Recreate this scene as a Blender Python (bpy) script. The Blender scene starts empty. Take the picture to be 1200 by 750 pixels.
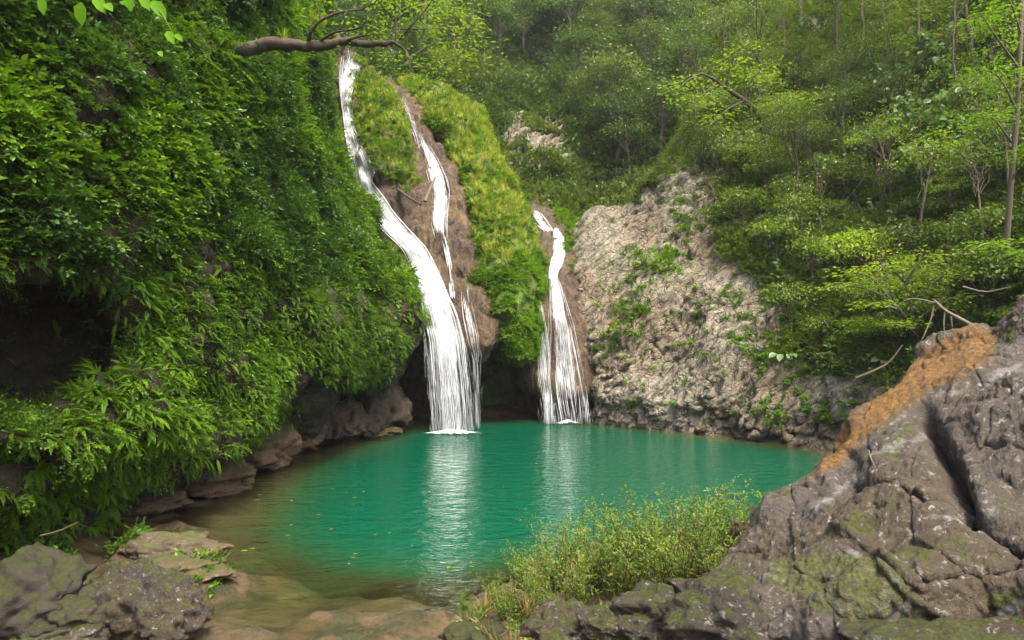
import bpy, bmesh, math
import numpy as np
from mathutils import Vector, Matrix
from mathutils.bvhtree import BVHTree

scene = bpy.context.scene
COL = scene.collection
# ------------------------------------------------------------------ camera, sky, sun, exposure
F, CAMH, HOR = 782.0, 3.5, 400.0          # focal length in photo pixels, eye height above the pool, horizon row
cam_d = bpy.data.cameras.new('camera'); cam = bpy.data.objects.new('camera', cam_d); COL.objects.link(cam)
cam.location = (0, 0, CAMH); cam.rotation_euler = (math.radians(90), 0, 0)
cam_d.sensor_width = 36.0; cam_d.lens = 36.0 * F / 1200.0
cam_d.shift_y = (HOR - 375.0) / 1200.0
cam_d.clip_start = 0.05; cam_d.clip_end = 600
scene.camera = cam

SUN_EL, SUN_AZ = math.radians(62), math.radians(150)    # azimuth clockwise from +Y: high, behind the camera's right shoulder
world = bpy.data.worlds.new('World'); scene.world = world; world.use_nodes = True
wn = world.node_tree.nodes; wl = world.node_tree.links
sky = wn.new('ShaderNodeTexSky'); sky.sky_type = 'NISHITA'; sky.sun_disc = False
sky.sun_elevation = SUN_EL; sky.sun_rotation = SUN_AZ
sky.air_density = 1.0; sky.dust_density = 6.0; sky.ozone_density = 0.6
wn['Background'].inputs['Strength'].default_value = 0.11
wl.new(sky.outputs[0], wn['Background'].inputs['Color'])
sun_d = bpy.data.lights.new('sun', 'SUN'); sun = bpy.data.objects.new('sun', sun_d); COL.objects.link(sun)
sun_d.energy = 1.5; sun_d.angle = math.radians(16); sun_d.color = (1.0, 0.95, 0.86)
sd = Vector((math.sin(SUN_AZ) * math.cos(SUN_EL), math.cos(SUN_AZ) * math.cos(SUN_EL), math.sin(SUN_EL)))
sun.rotation_euler = sd.to_track_quat('Z', 'Y').to_euler()
sun.location = (20, -20, 60)
vs = scene.view_settings
vs.view_transform = 'Standard'; vs.look = 'None'; vs.gamma = 1.0; vs.use_curve_mapping = False
vs.exposure = 2.2
cy = scene.cycles
cy.max_bounces = 6; cy.diffuse_bounces = 3; cy.glossy_bounces = 3; cy.transmission_bounces = 4
cy.transparent_max_bounces = 14; cy.volume_bounces = 0
cy.caustics_reflective = False; cy.caustics_refractive = False
cy.use_denoising = True; cy.sample_clamp_indirect = 6.0
cy.use_fast_gi = False

# ------------------------------------------------------------------ small helpers
def at(px, py, Y):
    """point that the photograph shows at pixel (px,py), Y metres in front of the camera"""
    return np.array([(px - 600.0) / F * Y, Y, CAMH + (HOR - py) / F * Y])
def on_level(px, py, z=0.0):
    Y = (CAMH - z) * F / (py - HOR)
    return at(px, py, Y)
def to_px(P):
    P = np.asarray(P)
    return 600 + F * P[..., 0] / P[..., 1], HOR - F * (P[..., 2] - CAMH) / P[..., 1]
def tag(o, label=None, cat=None, group=None, kind=None):
    if label: o['label'] = label
    if cat: o['category'] = cat
    if group: o['group'] = group
    if kind: o['kind'] = kind
    return o
def mesh_from(V, faces, mats=None, smooth=True, name='mesh', matidx=None):
    me = bpy.data.meshes.new(name)
    V = np.asarray(V, dtype=np.float32)
    loops = []; starts = []; n = 0
    if isinstance(faces, np.ndarray):
        faces = [faces]
    la = []; ta = []
    off = 0
    for f in faces:                                   # arrays of equal-sized polygons
        f = np.asarray(f, dtype=np.int32)
        if len(f) == 0: continue
        k = f.shape[1]
        la.append(f.ravel()); ta.append(np.full(len(f), k, dtype=np.int32))
    la = np.concatenate(la); ta = np.concatenate(ta)
    st = np.concatenate([[0], np.cumsum(ta)[:-1]]).astype(np.int32)
    me.vertices.add(len(V)); me.vertices.foreach_set('co', V.ravel())
    me.loops.add(len(la)); me.loops.foreach_set('vertex_index', la)
    me.polygons.add(len(ta)); me.polygons.foreach_set('loop_start', st); me.polygons.foreach_set('loop_total', ta)
    if matidx is not None: me.polygons.foreach_set('material_index', np.asarray(matidx, dtype=np.int32))
    me.polygons.foreach_set('use_smooth', np.full(len(ta), smooth, dtype=bool))
    me.update(calc_edges=True); me.validate(clean_customdata=False)
    for m in (mats or []): me.materials.append(m)
    return me
def link(name, me, parent=None, loc=None, mat=None):
    o = bpy.data.objects.new(name, me); COL.objects.link(o)
    if parent is not None: o.parent = parent
    if loc is not None: o.location = loc
    if mat is not None: o.data.materials.append(mat)
    return o
def empty(name, loc=(0, 0, 0)):
    o = bpy.data.objects.new(name, None); COL.objects.link(o); o.location = loc; o.empty_display_size = 0.2
    return o
def copy_tree(root):
    r = root.copy(); COL.objects.link(r)
    for ch in root.children:
        c = ch.copy(); COL.objects.link(c); c.parent = r
        for g in ch.children:
            d = g.copy(); COL.objects.link(d); d.parent = c
    return r
def nrm(v): return v / np.maximum(np.linalg.norm(v, axis=-1, keepdims=True), 1e-9)
def smooth01(a, b, x):
    t = np.clip((x - a) / (b - a), 0, 1); return t * t * (3 - 2 * t)

# ---- numpy noise
def _hash(ix, iy, iz, seed):
    h = (ix.astype(np.uint32) * np.uint32(374761393) + iy.astype(np.uint32) * np.uint32(668265263)
         + iz.astype(np.uint32) * np.uint32(2147483647) + np.uint32((seed * 1274126177) & 0xffffffff))
    h = (h ^ (h >> np.uint32(13))) * np.uint32(1274126177)
    h = (h ^ (h >> np.uint32(15))) * np.uint32(2246822519)
    return h ^ (h >> np.uint32(16))
def gnoise(p, seed=0):
    p = np.asarray(p, dtype=np.float64); i = np.floor(p).astype(np.int64); f = p - i
    u = f * f * f * (f * (f * 6 - 15) + 10); out = np.zeros(p.shape[:-1])
    for dx in (0, 1):
        for dy in (0, 1):
            for dz in (0, 1):
                h = _hash(i[..., 0] + dx, i[..., 1] + dy, i[..., 2] + dz, seed)
                gx = (h & 1023) / 511.5 - 1; gy = ((h >> np.uint32(10)) & 1023) / 511.5 - 1; gz = ((h >> np.uint32(20)) & 1023) / 511.5 - 1
                d = gx * (f[..., 0] - dx) + gy * (f[..., 1] - dy) + gz * (f[..., 2] - dz)
                w = (u[..., 0] if dx else 1 - u[..., 0]) * (u[..., 1] if dy else 1 - u[..., 1]) * (u[..., 2] if dz else 1 - u[..., 2])
                out += w * d
    return out * 1.4
def fbm(p, freq, octv=4, seed=0, gain=0.5):
    a = 1.0; s = 0; q = np.asarray(p) * freq
    for o in range(octv):
        s = s + a * gnoise(q + 17.3 * o, seed + o); q = q * 2.03; a *= gain
    return s
def ridged(p, freq, octv=4, seed=0, gain=0.5):
    a = 1.0; s = 0; q = np.asarray(p) * freq
    for o in range(octv):
        s = s + a * (0.5 - np.abs(gnoise(q + 11.7 * o, seed + o)) * 1.4); q = q * 2.1; a *= gain
    return s
def worley(p, freq, seed=0):
    q = np.asarray(p) * freq; i = np.floor(q).astype(np.int64); f = q - i
    f1 = np.full(q.shape[:-1], 9.0); f2 = f1.copy(); cid = np.zeros(q.shape[:-1])
    for dx in (-1, 0, 1):
        for dy in (-1, 0, 1):
            for dz in (-1, 0, 1):
                h = _hash(i[..., 0] + dx, i[..., 1] + dy, i[..., 2] + dz, seed)
                ox = (h & 1023) / 1023.; oy = ((h >> np.uint32(10)) & 1023) / 1023.; oz = ((h >> np.uint32(20)) & 1023) / 1023.
                d = np.sqrt((dx + ox - f[..., 0]) ** 2 + (dy + oy - f[..., 1]) ** 2 + (dz + oz - f[..., 2]) ** 2)
                m = d < f1
                f2 = np.where(m, f1, np.minimum(f2, d)); cid = np.where(m, (h % np.uint32(997)) / 997., cid); f1 = np.where(m, d, f1)
    return f1, f2, cid
def facets(p, freq, seed=0):
    """broken-rock relief: every cell is a plane with a tilt of its own"""
    q = np.asarray(p) * freq; i = np.floor(q).astype(np.int64); f = q - i
    wsum = np.zeros(q.shape[:-1]); out = np.zeros(q.shape[:-1])
    for dx in (-1, 0, 1):
        for dy in (-1, 0, 1):
            for dz in (-1, 0, 1):
                h = _hash(i[..., 0] + dx, i[..., 1] + dy, i[..., 2] + dz, seed)
                vx = dx + (h & 1023) / 1023. - f[..., 0]; vy = dy + ((h >> np.uint32(10)) & 1023) / 1023. - f[..., 1]; vz = dz + ((h >> np.uint32(20)) & 1023) / 1023. - f[..., 2]
                w = np.exp(-20 * np.sqrt(vx * vx + vy * vy + vz * vz))        # soft borders between the planes
                g = _hash(i[..., 0] + dx, i[..., 1] + dy, i[..., 2] + dz, seed + 77)
                t = vx * ((g & 1023) / 511.5 - 1) + vy * (((g >> np.uint32(10)) & 1023) / 511.5 - 1) + vz * (((g >> np.uint32(20)) & 1023) / 511.5 - 1) + .5 * ((g >> np.uint32(5) & 255) / 255. - .5)
                out += w * t; wsum += w
    return out / np.maximum(wsum, 1e-12)
def in_poly(px, py, poly):
    px = np.asarray(px, float); py = np.asarray(py, float); r = np.zeros(px.shape, bool); n = len(poly)
    for a in range(n):
        x1, y1 = poly[a]; x2, y2 = poly[(a + 1) % n]
        if y1 == y2: continue
        c = ((y1 > py) != (y2 > py)) & (px < (x2 - x1) * (py - y1) / (y2 - y1) + x1)
        r ^= c
    return r
def dist_line(px, py, pts):
    d = np.full(np.shape(px), 1e9)
    for (x1, y1), (x2, y2) in zip(pts[:-1], pts[1:]):
        vx, vy = x2 - x1, y2 - y1
        t = np.clip(((px - x1) * vx + (py - y1) * vy) / (vx * vx + vy * vy + 1e-12), 0, 1)
        d = np.minimum(d, np.hypot(px - x1 - t * vx, py - y1 - t * vy))
    return d
def sd_poly(px, py, poly):
    d = dist_line(px, py, list(poly) + [poly[0]])
    return np.where(in_poly(px, py, poly), d, -d)      # positive inside

# ---- terrain patches lofted through control points
def crom(P, n):
    """Catmull-Rom resample along axis 0"""
    m = len(P); t = np.linspace(0, m - 1, n); i = np.clip(np.floor(t).astype(int), 0, m - 2); f = (t - i)[:, None, None]
    Pe = np.concatenate([2 * P[:1] - P[1:2], P, 2 * P[-1:] - P[-2:-1]])
    a, b, c, d = Pe[i], Pe[i + 1], Pe[i + 2], Pe[i + 3]
    return 0.5 * ((2 * b) + (-a + c) * f + (2 * a - 5 * b + 4 * c - d) * f ** 2 + (-a + 3 * b - 3 * c + d) * f ** 3)
def grid_normals(G):
    du = np.gradient(G, axis=1); dv = np.gradient(G, axis=0)
    return nrm(np.cross(du, dv))
class Patch: pass
PATCHES = {}
def patch(name, rows, nv, nu, disp, mat, parent=None, kind='structure'):
    C = np.array([[at(*c) if len(c) == 3 else np.array(c[:3]) for c in r] for r in rows], dtype=float)
    G = crom(C, nv); G = crom(np.swapaxes(G, 0, 1), nu); G = np.swapaxes(G, 0, 1)
    N = grid_normals(G)
    tocam = np.array([0, 0, CAMH]) - G
    if np.sum(N * nrm(tocam)) < 0: N = -N
    # the first pass of displacement moves big forms, the second fine relief on the new normals
    for dfn in disp:
        d = dfn(G, N)
        G = G + N * d[..., None]
        N2 = grid_normals(G)
        if np.sum(N2 * N) < 0: N2 = -N2
        N = N2
    V = G.reshape(-1, 3)
    a = np.arange(nv * nu).reshape(nv, nu)
    q = np.stack([a[:-1, :-1], a[:-1, 1:], a[1:, 1:], a[1:, :-1]], -1).reshape(-1, 4)
    fn = np.cross(V[q[:, 1]] - V[q[:, 0]], V[q[:, 3]] - V[q[:, 0]])
    if np.sum(fn * N.reshape(-1, 3)[q[:, 0]]) < 0: q = q[:, ::-1]
    me = mesh_from(V, q, [mat], name=name)
    o = link(name, me, parent)
    if kind: o['kind'] = kind
    p = Patch(); p.G = G; p.N = N; p.V = V; p.q = q; p.o = o
    p.area = 0.5 * np.linalg.norm(np.cross(V[q[:, 2]] - V[q[:, 0]], V[q[:, 3]] - V[q[:, 1]]), axis=1)
    p.fn = nrm(np.cross(V[q[:, 2]] - V[q[:, 0]], V[q[:, 3]] - V[q[:, 1]]))
    p.bvh = BVHTree.FromPolygons(V.tolist(), q.tolist())
    PATCHES[name] = p
    return p
def sample(p, n, rng, mask=None):
    """n random points on a patch, kept where mask(px,py,P,N) exceeds a random number"""
    f = rng.choice(len(p.q), n, p=p.area / p.area.sum())
    u, v = rng.random(n)[:, None], rng.random(n)[:, None]
    A, B, C_, D = (p.V[p.q[f, k]] for k in range(4))
    P = (A * (1 - u) + B * u) * (1 - v) + (D * (1 - u) + C_ * u) * v
    N = p.fn[f]
    px, py = to_px(P)
    if mask is not None:
        k = mask(px, py, P, N) > rng.random(n)
        P, N = P[k], N[k]
    return P, N
def cast(px, py, names=None, back=0.0):
    """first terrain point behind a photo pixel"""
    d = at(px, py, 1.0) - np.array([0, 0, CAMH]); d = d / np.linalg.norm(d); best = None
    for k in (names or PATCHES):
        h = PATCHES[k].bvh.ray_cast(Vector((0, 0, CAMH)), Vector(d), 400)
        if h[0] is not None and (best is None or h[3] < best[3]): best = h
    if best is None: return None, None
    return np.array(best[0]) + d * back, np.array(best[1])

# ------------------------------------------------------------------ materials
def new_mat(name):
    m = bpy.data.materials.new(name); m.use_nodes = True; nt = m.node_tree
    for n in list(nt.nodes): nt.nodes.remove(n)
    return m, nt, nt.nodes, nt.links
def _noise(nt, vec, scale, detail=4, rough=0.55, dist=0.0):
    n = nt.nodes.new('ShaderNodeTexNoise'); n.inputs['Scale'].default_value = scale; n.inputs['Detail'].default_value = detail
    n.inputs['Roughness'].default_value = rough; n.inputs['Distortion'].default_value = dist
    nt.links.new(vec, n.inputs['Vector']); return n.outputs['Fac']
def _ramp(nt, fac, stops):
    r = nt.nodes.new('ShaderNodeValToRGB'); e = r.color_ramp.elements
    while len(e) < len(stops): e.new(0.5)
    for el, (pos, c) in zip(e, stops):
        el.position = pos; el.color = (*c, 1) if len(c) == 3 else c
    nt.links.new(fac, r.inputs[0]); return r.outputs[0]
def _mix(nt, fac, a, b, mode='MIX'):
    m = nt.nodes.new('ShaderNodeMix'); m.data_type = 'RGBA'; m.blend_type = mode
    for s, v in ((0, fac), (6, a), (7, b)):
        if isinstance(v, (int, float)): m.inputs[s].default_value = v
        elif isinstance(v, tuple): m.inputs[s].default_value = (*v, 1) if len(v) == 3 else v
        else: nt.links.new(v, m.inputs[s])
    return m.outputs[2]
def _math(nt, op, a, b=None, clamp=False):
    m = nt.nodes.new('ShaderNodeMath'); m.operation = op; m.use_clamp = clamp
    for i, v in enumerate((a, b)):
        if v is None: continue
        if isinstance(v, (int, float)): m.inputs[i].default_value = v
        else: nt.links.new(v, m.inputs[i])
    return m.outputs[0]
def _map(nt, vec, scale=(1, 1, 1), rot=(0, 0, 0)):
    m = nt.nodes.new('ShaderNodeMapping')
    if any(rot): m.vector_type = 'TEXTURE'; scale = tuple(1.0 / v for v in scale)      # stretch along the rotated axes
    m.inputs['Scale'].default_value = scale; m.inputs['Rotation'].default_value = rot
    nt.links.new(vec, m.inputs['Vector']); return m.outputs[0]
def rock_mat(name, dark, mid, light, scale=1.0, stretch=(1, 1, 1), rot=(0, 0, 0), moss=None, moss_amt=0.5, stain=None, stain_amt=0.5,
             bump=0.4, rough=0.8, obj=False, lichen=0.0, wet=0.0, crack=0.0, drip=None):
    m, nt, N, L = new_mat(name)
    g = N.new('ShaderNodeNewGeometry'); tc = N.new('ShaderNodeTexCoord')
    pos = tc.outputs['Object'] if obj else g.outputs['Position']
    if obj:
        oi = N.new('ShaderNodeObjectInfo'); ad = N.new('ShaderNodeVectorMath'); ad.operation = 'ADD'
        cx = N.new('ShaderNodeCombineXYZ'); L.new(_math(nt, 'MULTIPLY', oi.outputs['Random'], 37.0), cx.inputs[0])
        L.new(pos, ad.inputs[0]); L.new(cx.outputs[0], ad.inputs[1]); pos = ad.outputs[0]
    sv = _map(nt, pos, tuple(s * scale for s in stretch), rot)
    n1 = _noise(nt, sv, 0.9, 8, 0.68, 0.5); n2 = _noise(nt, pos, 6.0 * scale, 8, 0.75, .3); n3 = _noise(nt, pos, 0.35 * scale, 5, 0.6); n5 = _noise(nt, pos, 22.0 * scale, 4, 0.7)
    f = _math(nt, 'ADD', _math(nt, 'ADD', _math(nt, 'MULTIPLY', n1, 0.5), _math(nt, 'MULTIPLY', n2, 0.34)), _math(nt, 'MULTIPLY', n5, .16))
    c = _ramp(nt, f, [(0.36, dark), (0.47, mid), (0.55, mid), (0.66, light)])
    if stain:
        s = _ramp(nt, n3, [(0.5 - 0.25 * stain_amt, (0, 0, 0)), (0.72 - 0.2 * stain_amt, (1, 1, 1))])
        c = _mix(nt, _math(nt, 'MULTIPLY', _math(nt, 'MULTIPLY', s, n2), 1.3, True), c, stain)
    if drip:                                    # dark runs left by seeping water
        dv = _map(nt, pos, (2.2, 2.2, 0.16)); d = _ramp(nt, _noise(nt, dv, 1.0, 5, .65, .4), [(.50, (0, 0, 0)), (.62, (1, 1, 1))])
        c = _mix(nt, _math(nt, 'MULTIPLY', d, .75), c, drip)
    hgt = _math(nt, 'ADD', _math(nt, 'MULTIPLY', n1, 1.4), _math(nt, 'ADD', _math(nt, 'MULTIPLY', n2, .8), _math(nt, 'MULTIPLY', n5, .25)))
    if crack:
        wv = N.new('ShaderNodeVectorMath'); wv.operation = 'ADD'; nn = N.new('ShaderNodeTexNoise'); nn.inputs['Scale'].default_value = 1.6 * scale; nn.inputs['Detail'].default_value = 4; L.new(pos, nn.inputs['Vector'])
        L.new(_map(nt, pos, stretch, rot), wv.inputs[0]); L.new(nn.outputs['Color'], wv.inputs[1])
        cl = None
        for sc_, w_ in ((1.5 * scale, .06), (4.0 * scale, .07)):
            vo = N.new('ShaderNodeTexVoronoi'); vo.feature = 'DISTANCE_TO_EDGE'; vo.inputs['Scale'].default_value = sc_; L.new(wv.outputs[0], vo.inputs['Vector'])
            k = _ramp(nt, vo.outputs['Distance'], [(0.0, (0, 0, 0)), (w_, (1, 1, 1))]); cl = k if cl is None else _math(nt, 'MULTIPLY', cl, _math(nt, 'ADD', _math(nt, 'MULTIPLY', k, .6), .4))
        kf = _math(nt, 'MULTIPLY', _math(nt, 'SUBTRACT', 1.0, cl), crack)
        c = _mix(nt, kf, c, tuple(.5 * v for v in dark)); hgt = _math(nt, 'SUBTRACT', hgt, _math(nt, 'MULTIPLY', kf, 1.2))
    if lichen:
        vo = _noise(nt, pos, 9.0 * scale, 6, 0.72, 0.6)
        l = _ramp(nt, vo, [(0.57, (0, 0, 0)), (0.65, (1, 1, 1))])
        c = _mix(nt, _math(nt, 'MULTIPLY', l, lichen), c, (0.50, 0.48, 0.44))
    if moss:
        sp = N.new('ShaderNodeSeparateXYZ'); L.new(g.outputs['Normal'], sp.inputs[0])
        up = _math(nt, 'MULTIPLY', sp.outputs[2], 0.22)
        mn = _math(nt, 'ADD', _math(nt, 'MULTIPLY', _noise(nt, pos, 1.6 * scale, 8, 0.75, .6), .7), _math(nt, 'MULTIPLY', n2, .3))
        mm = _math(nt, 'ADD', mn, up)
        mf = _ramp(nt, mm, [(0.74 - 0.36 * moss_amt, (0, 0, 0)), (0.82 - 0.36 * moss_amt, (1, 1, 1))])
        mc = _mix(nt, _ramp(nt, _math(nt, 'ADD', _math(nt, 'MULTIPLY', n5, .6), _math(nt, 'MULTIPLY', n2, .4)), [(.38, (0, 0, 0)), (.62, (1, 1, 1))]), tuple(0.3 * v for v in moss), tuple(1.7 * v for v in moss))
        c = _mix(nt, _math(nt, 'MULTIPLY', mf, 0.88), c, mc)
    b = N.new('ShaderNodeBsdfPrincipled'); L.new(c, b.inputs['Base Color'])
    b.inputs['Specular IOR Level'].default_value = 0.35
    if wet:
        L.new(_math(nt, 'SUBTRACT', rough, _math(nt, 'MULTIPLY', n2, wet)), b.inputs['Roughness'])
    else: b.inputs['Roughness'].default_value = rough
    bp = N.new('ShaderNodeBump'); bp.inputs['Strength'].default_value = bump; bp.inputs['Distance'].default_value = 0.16 / scale
    L.new(hgt, bp.inputs['Height']); L.new(bp.outputs[0], b.inputs['Normal'])
    o = N.new('ShaderNodeOutputMaterial'); L.new(b.outputs[0], o.inputs[0])
    return m
def leaf_mat(name, c1, c2, trans=0.35, c3=None, rough=0.42, spec=0.4, patch_scale=0.35):
    """foliage: colour differs from plant to plant and over metres of hillside; light shines through"""
    m, nt, N, L = new_mat(name)
    oi = N.new('ShaderNodeObjectInfo'); g = N.new('ShaderNodeNewGeometry')
    big = _noise(nt, g.outputs['Position'], patch_scale, 3, 0.6)
    isl = g.outputs['Random Per Island']
    f = _math(nt, 'ADD', _math(nt, 'ADD', _math(nt, 'MULTIPLY', oi.outputs['Random'], 0.4), _math(nt, 'MULTIPLY', isl, 0.35)), _math(nt, 'MULTIPLY', _math(nt, 'SUBTRACT', big, 0.38), 1.3), True)
    c = _mix(nt, f, c1, c2)
    if c3:
        r = _ramp(nt, isl, [(0.92, (0, 0, 0)), (0.93, (1, 1, 1))]); c = _mix(nt, r, c, c3)
    b = N.new('ShaderNodeBsdfPrincipled'); L.new(c, b.inputs['Base Color'])
    b.inputs['Roughness'].default_value = rough; b.inputs['Specular IOR Level'].default_value = spec
    t = N.new('ShaderNodeBsdfTranslucent')
    L.new(_mix(nt, 1.0, c, (1.5, 1.5, 0.6, 1), 'MULTIPLY'), t.inputs['Color'])
    mx = N.new('ShaderNodeMixShader'); mx.inputs[0].default_value = trans
    L.new(b.outputs[0], mx.inputs[1]); L.new(t.outputs[0], mx.inputs[2])
    o = N.new('ShaderNodeOutputMaterial'); L.new(mx.outputs[0], o.inputs[0])
    return m
def bark_mat(name, dark, light):
    return rock_mat(name, dark, tuple((a + b) / 2 for a, b in zip(dark, light)), light, scale=6, stretch=(1, 1, 0.25), bump=0.5, obj=True)

M = {}
M['soil_left'] = rock_mat('mossy_soil', (0.012, 0.010, 0.006), (0.042, 0.032, 0.016), (0.12, 0.085, 0.045), 1.2, moss=(0.025, 0.034, 0.006), moss_amt=0.42, crack=.4, bump=0.8)
M['soil_forest'] = rock_mat('forest_soil', (0.014, 0.016, 0.008), (0.04, 0.036, 0.018), (0.10, 0.085, 0.05), 0.8, moss=(0.03, 0.05, 0.01), moss_amt=0.9, bump=0.6)
M['soil_green'] = rock_mat('grassy_soil', (0.03, 0.04, 0.01), (0.07, 0.08, 0.02), (0.2, 0.17, 0.08), 1.2, moss=(0.07, 0.12, 0.015), moss_amt=0.95, bump=0.6)
M['tufa'] = rock_mat('travertine', (0.04, 0.027, 0.015), (0.17, 0.11, 0.056), (0.42, 0.32, 0.20), 1.3, stretch=(1, 1, 0.16), stain=(0.07, 0.05, 0.04), stain_amt=0.7,
                     moss=(0.05, 0.075, 0.012), moss_amt=0.15, bump=1.0, rough=0.55, wet=0.3, drip=(0.05, 0.034, 0.024), crack=.35)
M['cliff'] = rock_mat('limestone_cliff', (0.075, 0.062, 0.045), (0.32, 0.285, 0.215), (0.60, 0.57, 0.49), 0.8, stretch=(0.28, 1.0, 1.1), rot=(0, -.95, 0), stain=(0.20, 0.135, 0.07), stain_amt=0.45,
                      moss=(0.05, 0.07, 0.014), moss_amt=0.22, bump=1.0, rough=0.85, crack=.45, drip=(0.11, 0.09, 0.06))
M['stone'] = rock_mat('shore_stone', (0.014, 0.012, 0.010), (0.045, 0.037, 0.03), (0.19, 0.175, 0.16), 2.6, stain=(0.07, 0.05, 0.02), stain_amt=0.5,
                      moss=(0.045, 0.055, 0.008), moss_amt=0.28, bump=1.0, rough=0.55, obj=True, lichen=0.5, wet=0.3)
M['bed'] = rock_mat('pool_bed', (0.035, 0.026, 0.014), (0.175, 0.108, 0.048), (0.34, 0.225, 0.11), 0.9, stretch=(0.6, 1.2, 1), stain=(0.035, 0.032, 0.018), stain_amt=0.6, bump=0.8, rough=0.5, moss=(0.03, 0.036, 0.012), moss_amt=0.15)
M['bark_dark'] = bark_mat('bark_dark', (0.016, 0.011, 0.008), (0.10, 0.07, 0.047))
M['bark_pale'] = bark_mat('bark_pale', (0.04, 0.03, 0.02), (0.23, 0.18, 0.125))
M['leaf_wall'] = leaf_mat('leaf_wall', (0.022, 0.062, 0.004), (0.13, 0.25, 0.012), 0.32, spec=.3)
M['leaf_wall2'] = leaf_mat('leaf_wall2', (0.018, 0.052, 0.007), (0.08, 0.17, 0.018), 0.28, rough=0.45, spec=0.32)
M['leaf_fern'] = leaf_mat('leaf_fern', (0.045, 0.12, 0.003), (0.17, 0.32, 0.010), 0.38, spec=.2)
M['leaf_lime'] = leaf_mat('leaf_lime', (0.09, 0.18, 0.010), (0.24, 0.34, 0.022), 0.4, spec=.25)
M['leaf_grass'] = leaf_mat('leaf_grass', (0.12, 0.19, 0.014), (0.44, 0.46, 0.075), 0.38, c3=(0.46, 0.37, 0.18), patch_scale=0.6, spec=.2)
M['leaf_forest'] = leaf_mat('leaf_forest', (0.022, 0.05, 0.009), (0.10, 0.165, 0.025), 0.3, spec=.25)
M['leaf_forest2'] = leaf_mat('leaf_forest2', (0.04, 0.075, 0.014), (0.16, 0.22, 0.04), 0.33, spec=.25)
M['leaf_right'] = leaf_mat('leaf_right', (0.028, 0.062, 0.006), (0.14, 0.22, 0.02), 0.35, c3=(0.22, 0.20, 0.05), spec=.25)
M['leaf_pale'] = leaf_mat('leaf_pale', (0.07, 0.14, 0.035), (0.19, 0.29, 0.10), 0.3, rough=0.4, spec=0.4)
M['leaf_bush'] = leaf_mat('leaf_bush', (0.06, 0.12, 0.012), (0.18, 0.28, 0.03), 0.35, c3=(0.26, 0.17, 0.06), patch_scale=1.0, spec=.25)
M['leaf_vine'] = leaf_mat('leaf_vine', (0.07, 0.19, 0.006), (0.13, 0.27, 0.010), 0.45, rough=.65, spec=.1)
M['leaf_dry'] = leaf_mat('leaf_dry', (0.13, 0.12, 0.03), (0.28, 0.22, 0.08), 0.3, spec=.2)

# ------------------------------------------------------------------ terrain
def lev(px, Y, z): return (px, HOR - (z - CAMH) * F / Y, Y)
def zipc(px, py, Y): return [(a, b, c) for a, b, c in zip(px, py, Y)]
def const(v, n): return [v] * n

RECESS = [(-120, 330), (60, 322), (118, 345), (140, 392), (130, 432), (92, 446), (52, 468), (-120, 486)]
GAP = [(-120, 505), (30, 512), (68, 530), (75, 556), (20, 566), (-120, 560)]
# --- left cliff: a near wall that runs away from the camera and bulges over the cave beside the main fall
lx = [-420, -250, -60, 70, 178, 275]
rows = [
    zipc(lx + [310, 340, 352, 360, 360], const(-420, 11), [6.2, 7.2, 9.2, 11.8, 15, 19, 23.5, 28, 31, 33, 37]),
    zipc(lx + [314, 344, 356, 364, 360], const(-60, 11), [5.2, 6.4, 8.3, 10.6, 13.2, 16.7, 20.7, 25, 28, 30, 34]),
    zipc(lx + [328, 358, 368, 375, 366], const(100, 11), [4.9, 6.1, 7.9, 9.9, 12.3, 15.5, 19.5, 23.8, 26.5, 29, 33]),
    zipc(lx + [344, 380, 395, 404, 394], const(220, 11), [4.8, 5.9, 7.7, 9.5, 11.8, 15, 18.8, 22.8, 25.2, 27.5, 32]),
    zipc(lx + [366, 430, 464, 473, 460], [320] * 11, [4.8, 6.0, 7.8, 9.9, 11.6, 14.3, 18, 21.8, 24, 26, 31]),
    zipc(lx + [372, 438, 474, 480, 470], [400] * 6 + [395, 390, 388, 388, 390], [4.9, 6.3, 8.5, 10.8, 11.7, 14.2, 17.8, 21.6, 23.8, 26, 31]),
    zipc(lx + [372, 425, 458, 470, 470], [470, 470, 470, 465, 462, 458, 436, 442, 425, 410, 412], [5.0, 6.5, 8.4, 10.1, 11.4, 14.2, 18.2, 22.4, 24.4, 27, 32]),
    zipc(lx + [375, 415, 445, 465, 470], [580, 570, 545, 530, 515, 505, 462, 450, 440, 432, 430], [5.0, 6.5, 8.0, 9.6, 11.7, 15.4, 20.8, 25, 27.8, 30, 33]),
    [lev(p, y, z) for p, y, z in zip(lx + [365, 415, 450, 470, 470], [5.2, 6.9, 9.2, 11.3, 13.9, 18.0, 22.6, 27, 29.5, 31.5, 33.5], [0.9, 0.8, 0.7, 0.6, 0.5, 0.5, 0.5, 0.5, 0.5, 0.5, 0.5])],
    [lev(p, y, -1.6) for p, y in zip(lx + [365, 415, 450, 470, 470], [5.2, 6.9, 9.2, 11.2, 13.6, 17.6, 22.4, 26.9, 29.4, 31.5, 33.5])],
]
def hollow(G, N):
    px, py = to_px(G); return -.75 * smooth01(-14, 26, sd_poly(px, py, RECESS)) - .5 * smooth01(-8, 20, sd_poly(px, py, GAP))
LEFT = patch('left_cliff', rows, 300, 320, [hollow,
    lambda G, N: 0.7 * fbm(G, 0.33, 3, 5) + 0.34 * fbm(G, 0.95, 3, 9),
    lambda G, N: 0.10 * ridged(G, 2.2, 3, 21)], M['soil_left'])

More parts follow.
